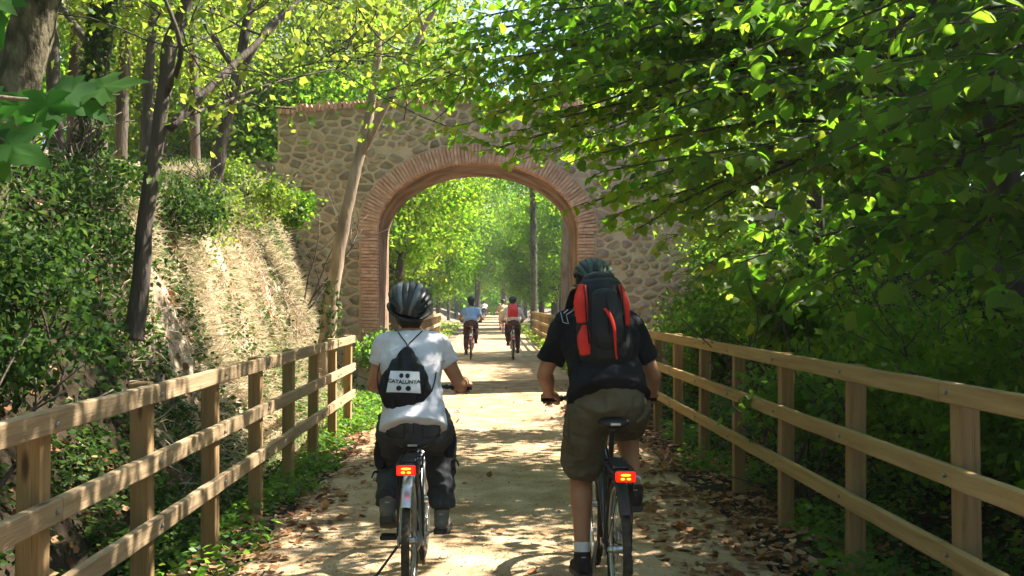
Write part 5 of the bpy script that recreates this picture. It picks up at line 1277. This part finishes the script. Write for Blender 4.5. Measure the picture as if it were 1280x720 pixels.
shr(330, 225, 15.5, (.7, .5, .35), 'sunlit bush on the bank top beside the left end of the bridge', M['yellow'], 221, 50, 60, .3, .07)
shr(300, 250, 14.5, (.6, .5, .3), 'pale green scrub spilling over the bank top under the short leaning tree', M['yellow'], 224, 50, 60, .3, .07)
shr(228, 300, 11.5, (.5, .4, .45), 'leafy creeper hanging down the sunlit bank right of the slender trunk', M['yellow'], 225, 16, 40, .2, .05)
shr(250, 262, 13, (.8, .6, .35), 'yellow-green scrub on the bank behind the slender dark tree', M['yellow'], 222, 36, 50, .26, .055)
shr(470, 440, 16.6, (.28, .3, .3), 'sunlit weedy shrub at the foot of the left jamb', M['herb'], 223, 30, 50, .2, .07)
gr = 'dark shrubs behind the right fence'
k = 0
for (x, y, z, rx, rz) in [(3.3, 4.6, .5, .7, .7), (3.5, 6.2, .7, .8, .8), (3.6, 8.0, .8, .8, .9), (3.9, 9.8, 1.1, .9, .9), (4.0, 11.6, 1.4, .9, 1.0), (4.1, 13.4, 1.8, .9, .9), (3.9, 15.2, 1.8, .8, .8), (4.2, 16.8, 2.2, .8, .8), (4.9, 5.4, 1.7, 1.0, 1.1), (5.2, 7.4, 2.0, 1.1, 1.2), (5.6, 9.6, 2.4, 1.1, 1.3), (5.8, 11.8, 2.8, 1.1, 1.3), (5.6, 14, 3.0, 1, 1.1), (3.1, 3.2, .4, .6, .6), (4.6, 3.4, 1.6, .9, 1.1), (3.3, 14.6, .9, .5, .6), (3.4, 16.4, 1.0, .5, .7)]:
    shrub('dense shady shrub growing on the bank behind the right fence', Vector((x, y, z)), (rx, .8, rz), 85, 60, .36, .075, M['dark'], 240 + k, group=gr); k += 1
shr(985, 395, 9.0, (.35, .35, .22), 'sunlit bright-leaved shrub just over the right fence rail', M['lime'], 270, 22, 26, .2, .09, tm=T_L)
shr(1010, 500, 7.6, (.45, .4, .3), 'low bright fern-like plant behind the middle of the right fence', M['herb'], 271, 26, 40, .25, .08)
# bare roots and creepers hanging over the bank edge by the wall
rn = random.Random(61); rt = empty('hanging_roots', (-3.1, 15.6, 3.0), 'tangle of dry roots hanging over the bank edge beside the bridge', 'roots'); g = Geo()
for _ in range(70):
    y = rn.uniform(13.6, 17.2); x = -3.15 + rn.uniform(-.25, .25); z = gz(x, y) + .08; pts = [Vector((x - .12, y, z))]; q = pts[0].copy()
    for k in range(6): q = q + Vector((rn.uniform(.02, .13), rn.uniform(-.1, .1), -rn.uniform(.12, .28))); q.z = max(q.z, gz(q.x, q.y) + .03); pts.append(q.copy())
    g.chain(pts, [.011, .01, .009, .008, .006, .005, .003], n=4, cap=0, res=1)
o = build('root_strands', g, M['bark_pale'], rt, True); o['kind'] = 'stuff'
# ------------------------------------------------------------------ ground cover
def cover(name, label, cat, n, fxy, size, m, tm, seed, lift=.03, up=.6, tone=.5, tw=.25, blade=False, dens=None, flatten=.8):
    rng = np.random.default_rng(seed); out = []; nor = []; it = 0
    while len(out) < n and it < n * 12:
        it += 1; x, y = fxy(rng)
        if dens is not None and rng.random() > dens(x, y): continue
        z = gz(x, y); out.append((x, y, z + rng.random() ** 2 * lift)); nor.append(tuple(gn(x, y)))
    Pt = np.array(out); N_ = np.array(nor); n = len(Pt)
    if blade:
        U = N_ * .45 + np.array([0, 0, -.25]) + rng.normal(size=(n, 3)) * .6; W = rng.normal(size=(n, 3))
    else:
        W = N_ * up + rng.normal(size=(n, 3)) * (1 - up) + [0, 0, .2]; U = rng.normal(size=(n, 3)); U[:, 2] = -.2
    me = leaf_mesh(name, Pt, U, W, rng.uniform(size[0], size[1], n), tone + rng.normal(0, tw, n), tm, m)
    return tag(obj_me(name, me, None), label, cat, kind='stuff')
def nz(x, y, s, o=0): return noise.noise(Vector((x * s, y * s, o)))
# sunlit part of the bank: dry grass; shaded part: ivy
def sunny(x, y): return sm(9.0, 11.0, y + .5 * nz(x, y, .8, 3) + (x + 3) * .4)
cover('ivy_cover', 'ivy and creepers covering the shaded left bank', 'ground cover', 62000, lambda r: (-2.1 - 4.4 * r.random() ** 1.5, r.uniform(1.5, 17)), (.035, .075), M['ivy'], T_S, 301, .22, .5, .5,
      dens=lambda x, y: (1 - .93 * sunny(x, y)) * (.1 + .9 * (nz(x, y, 1.4, 5) + .5 * nz(x, y, 4, 6) > -.05)))
cover('dry_grass', 'dry straw-coloured grass on the sunlit left bank', 'grass', 76000, lambda r: (r.uniform(-5.0, -2.1), r.uniform(8, 18)), (.05, .26), M['dry'], T_B, 302, .02, blade=True,
      dens=lambda x, y: sunny(x, y) * (.12 + .88 * (nz(x, y, 2.4, 8) + .5 * nz(x, y, 6, 9) > 0)) + .05)
cover('bank_weeds', 'scattered green weeds on the sunlit left bank', 'weeds', 20000, lambda r: (r.uniform(-5.6, -2.3), r.uniform(8, 18)), (.03, .085), M['ivy'], T_S, 303, .28, .5,
      dens=lambda x, y: sunny(x, y) * (nz(x, y, 1.3, 12) > .08))
cover('left_verge_plants', 'bright green low plants along the foot of the left fence', 'ground cover', 15000, lambda r: (-1.4 - r.random() * 1.1, 3 + 14.5 * r.random() ** .8), (.03, .075), M['herb'], T_S, 304, .17, .45,
      dens=lambda x, y: (nz(x, y, 1.1, 20) > -.12 + .25 * sm(-1.75, -1.45, x)) * (.35 + .65 * sm(6, 9, y)))
cover('right_verge_plants', 'low green plants along the foot of the right fence', 'ground cover', 16000, lambda r: (1.85 + r.random() * 1.7, 3 + 14 * r.random() ** .8), (.03, .08), M['herb'], T_S, 305, .22, .45, .3,
      dens=lambda x, y: (nz(x, y, 1.0, 30) > -.05 + .3 * sm(2.3, 1.95, x)))
cover('right_bank_ivy', 'dark ivy covering the bank behind the right fence', 'ground cover', 46000, lambda r: (2.4 + r.random() * 4.5, 1.5 + 17 * r.random()), (.04, .09), M['ivy'], T_S, 306, .2, .5, .35,
      dens=lambda x, y: .3 + .7 * (nz(x, y, 1.3, 33) > -.1))
cover('far_verge_plants', 'sunlit green plants along both edges of the path beyond the bridge', 'ground cover', 22000, lambda r: ((1 if r.random() < .5 else -1) * (1.75 + r.random() ** 1.3 * 4.5), 20.6 + 45 * r.random() ** 1.4), (.06, .16), M['yellow'], T_S, 307, .35, .4)
cover('bank_brown_leaves', 'brown dead leaves caught on the shaded banks', 'fallen leaves', 6500, lambda r: (r.choice([-1, 1]) * (2.3 + r.random() * 2.6), 2 + 13 * r.random()), (.04, .09), M['litter'], T_C, 308, .06, .8, .35, dens=lambda x, y: nz(x, y, 1.2, 40) > -.1)
# fallen leaves on the path: dense at the edges and under the right fence
def litter_xy(r):
    if r.random() < .55: return (r.uniform(1.0, 2.9), 2.6 + 12 * r.random() ** 1.2)
    if r.random() < .6: return (r.uniform(-2.1, -.7), 2.6 + 12 * r.random())
    return (r.uniform(-1.4, 1.6), 2.6 + 16 * r.random())
def litter_d(x, y):
    e = max(sm(.7, 1.75, x), sm(-.8, -1.5, x) * .75); return min(1, .035 + e * (.35 + .9 * (nz(x, y, 1.7, 50) > -.1)))
rl = np.random.default_rng(9); Ls = []
while len(Ls) < 9000:
    x, y = litter_xy(rl)
    if rl.random() < litter_d(x, y): Ls.append((x, y))
Ls = np.array(Ls); n = len(Ls)
Zs = np.array([max(gz(x, y), -.004 if path_edge(y, -1) < x < path_edge(y, 1) else -1) for x, y in Ls]) + .004 + rl.random(n) * .012 * (np.abs(Ls[:, 0] - .1) > 1)
Pt = np.column_stack([Ls, Zs]); U = rl.normal(size=(n, 3)); U[:, 2] = rl.normal(0, .12, n); Nn = rl.normal(0, .3, (n, 3)) + [0, 0, 1]
S_ = rl.uniform(.03, .082, n) * rl.uniform(.7, 1.15, n); tone = .48 + rl.normal(0, .28, n)
px = np.array([(to_px(Vector(a)) or (-999, 0, 99)) for a in Pt]); score = np.where((px[:, 0] > 0) & (px[:, 0] < 1280) & (px[:, 1] < 720), S_ / px[:, 2], 0)
score *= (np.abs(Ls[:, 0] - .1) < 1.9); order = np.argsort(-score)[:60]; mask = np.ones(n, bool); mask[order] = False
tag(obj_me('leaf_litter', leaf_mesh('leaf_litter', Pt[mask], U[mask], Nn[mask], S_[mask], tone[mask], T_C, M['litter']), None), 'brown fallen leaves strewn over the path edges', 'fallen leaves', kind='stuff')
lv = [leaf_mesh('fallen_leaf', np.zeros((1, 3)), np.array([[0, 1., 0]]), np.array([[0, 0, 1.]]), [1], np.array([t]), T_C, M['litter']) for t in (.1, .4, .6, .9)]
for i in order:
    u = Vector(U[i]).normalized(); nn = Vector(Nn[i]); nn = (nn - u * nn.dot(u)).normalized(); wv = u.cross(nn); s = float(S_[i])
    o = bpy.data.objects.new('fallen_leaf', lv[i % 4]); o.matrix_basis = Matrix.Translation(Vector(Pt[i])) @ Matrix((wv, u, nn)).transposed().to_4x4() @ Matrix.Diagonal((s, s, s, 1)); COL.objects.link(o)
    tag(o, 'curled brown fallen leaf lying on the sandy path', 'leaf', 'single fallen leaves on the near path')

# crumbs of leaf and twig over the sand
rl = np.random.default_rng(19); n = 9000; X = rl.normal(.15, 1.0, n); Y = 2.6 + 16 * rl.random(n) ** 1.3; ok = (np.abs(X - .1) < 1.55); X, Y = X[ok], Y[ok]; n = len(X)
U = rl.normal(size=(n, 3)); U[:, 2] = 0
tag(obj_me('leaf_crumbs', leaf_mesh('leaf_crumbs', np.column_stack([X, Y, np.full(n, .004)]), U, rl.normal(0, .2, (n, 3)) + [0, 0, 1], rl.uniform(.008, .028, n), .35 + rl.normal(0, .3, n), T_S, M['litter']), None), 'crumbs of dry leaf scattered over the sandy path', 'fallen leaves', kind='stuff')

T_O = (np.array([(.5, 0, 0), (0, .4, 0), (-.5, 0, 0), (0, -.4, 0), (0, 0, .28), (0, 0, -.2)]), [(0, 1, 4), (1, 2, 4), (2, 3, 4), (3, 0, 4)])
M['grit'] = leafmat('grit', [(.16, .11, .07), (.3, .23, .16), (.5, .42, .34)], [(.1, .1, .1)] * 3, .0, .9, .2)
n = 14000; X = rl.uniform(-1.55, 1.8, n); Y = 2.6 + 14 * rl.random(n) ** 1.5; U = rl.normal(size=(n, 3)); U[:, 2] = 0
tag(obj_me('grit', leaf_mesh('grit', np.column_stack([X, Y, np.full(n, .0)]), U, np.tile([0, 0, 1.], (n, 1)), rl.uniform(.005, .02, n) * rl.uniform(.5, 1.2, n), rl.random(n), T_O, M['grit']), None), 'small stones and grit on the sandy path', 'gravel', kind='stuff')
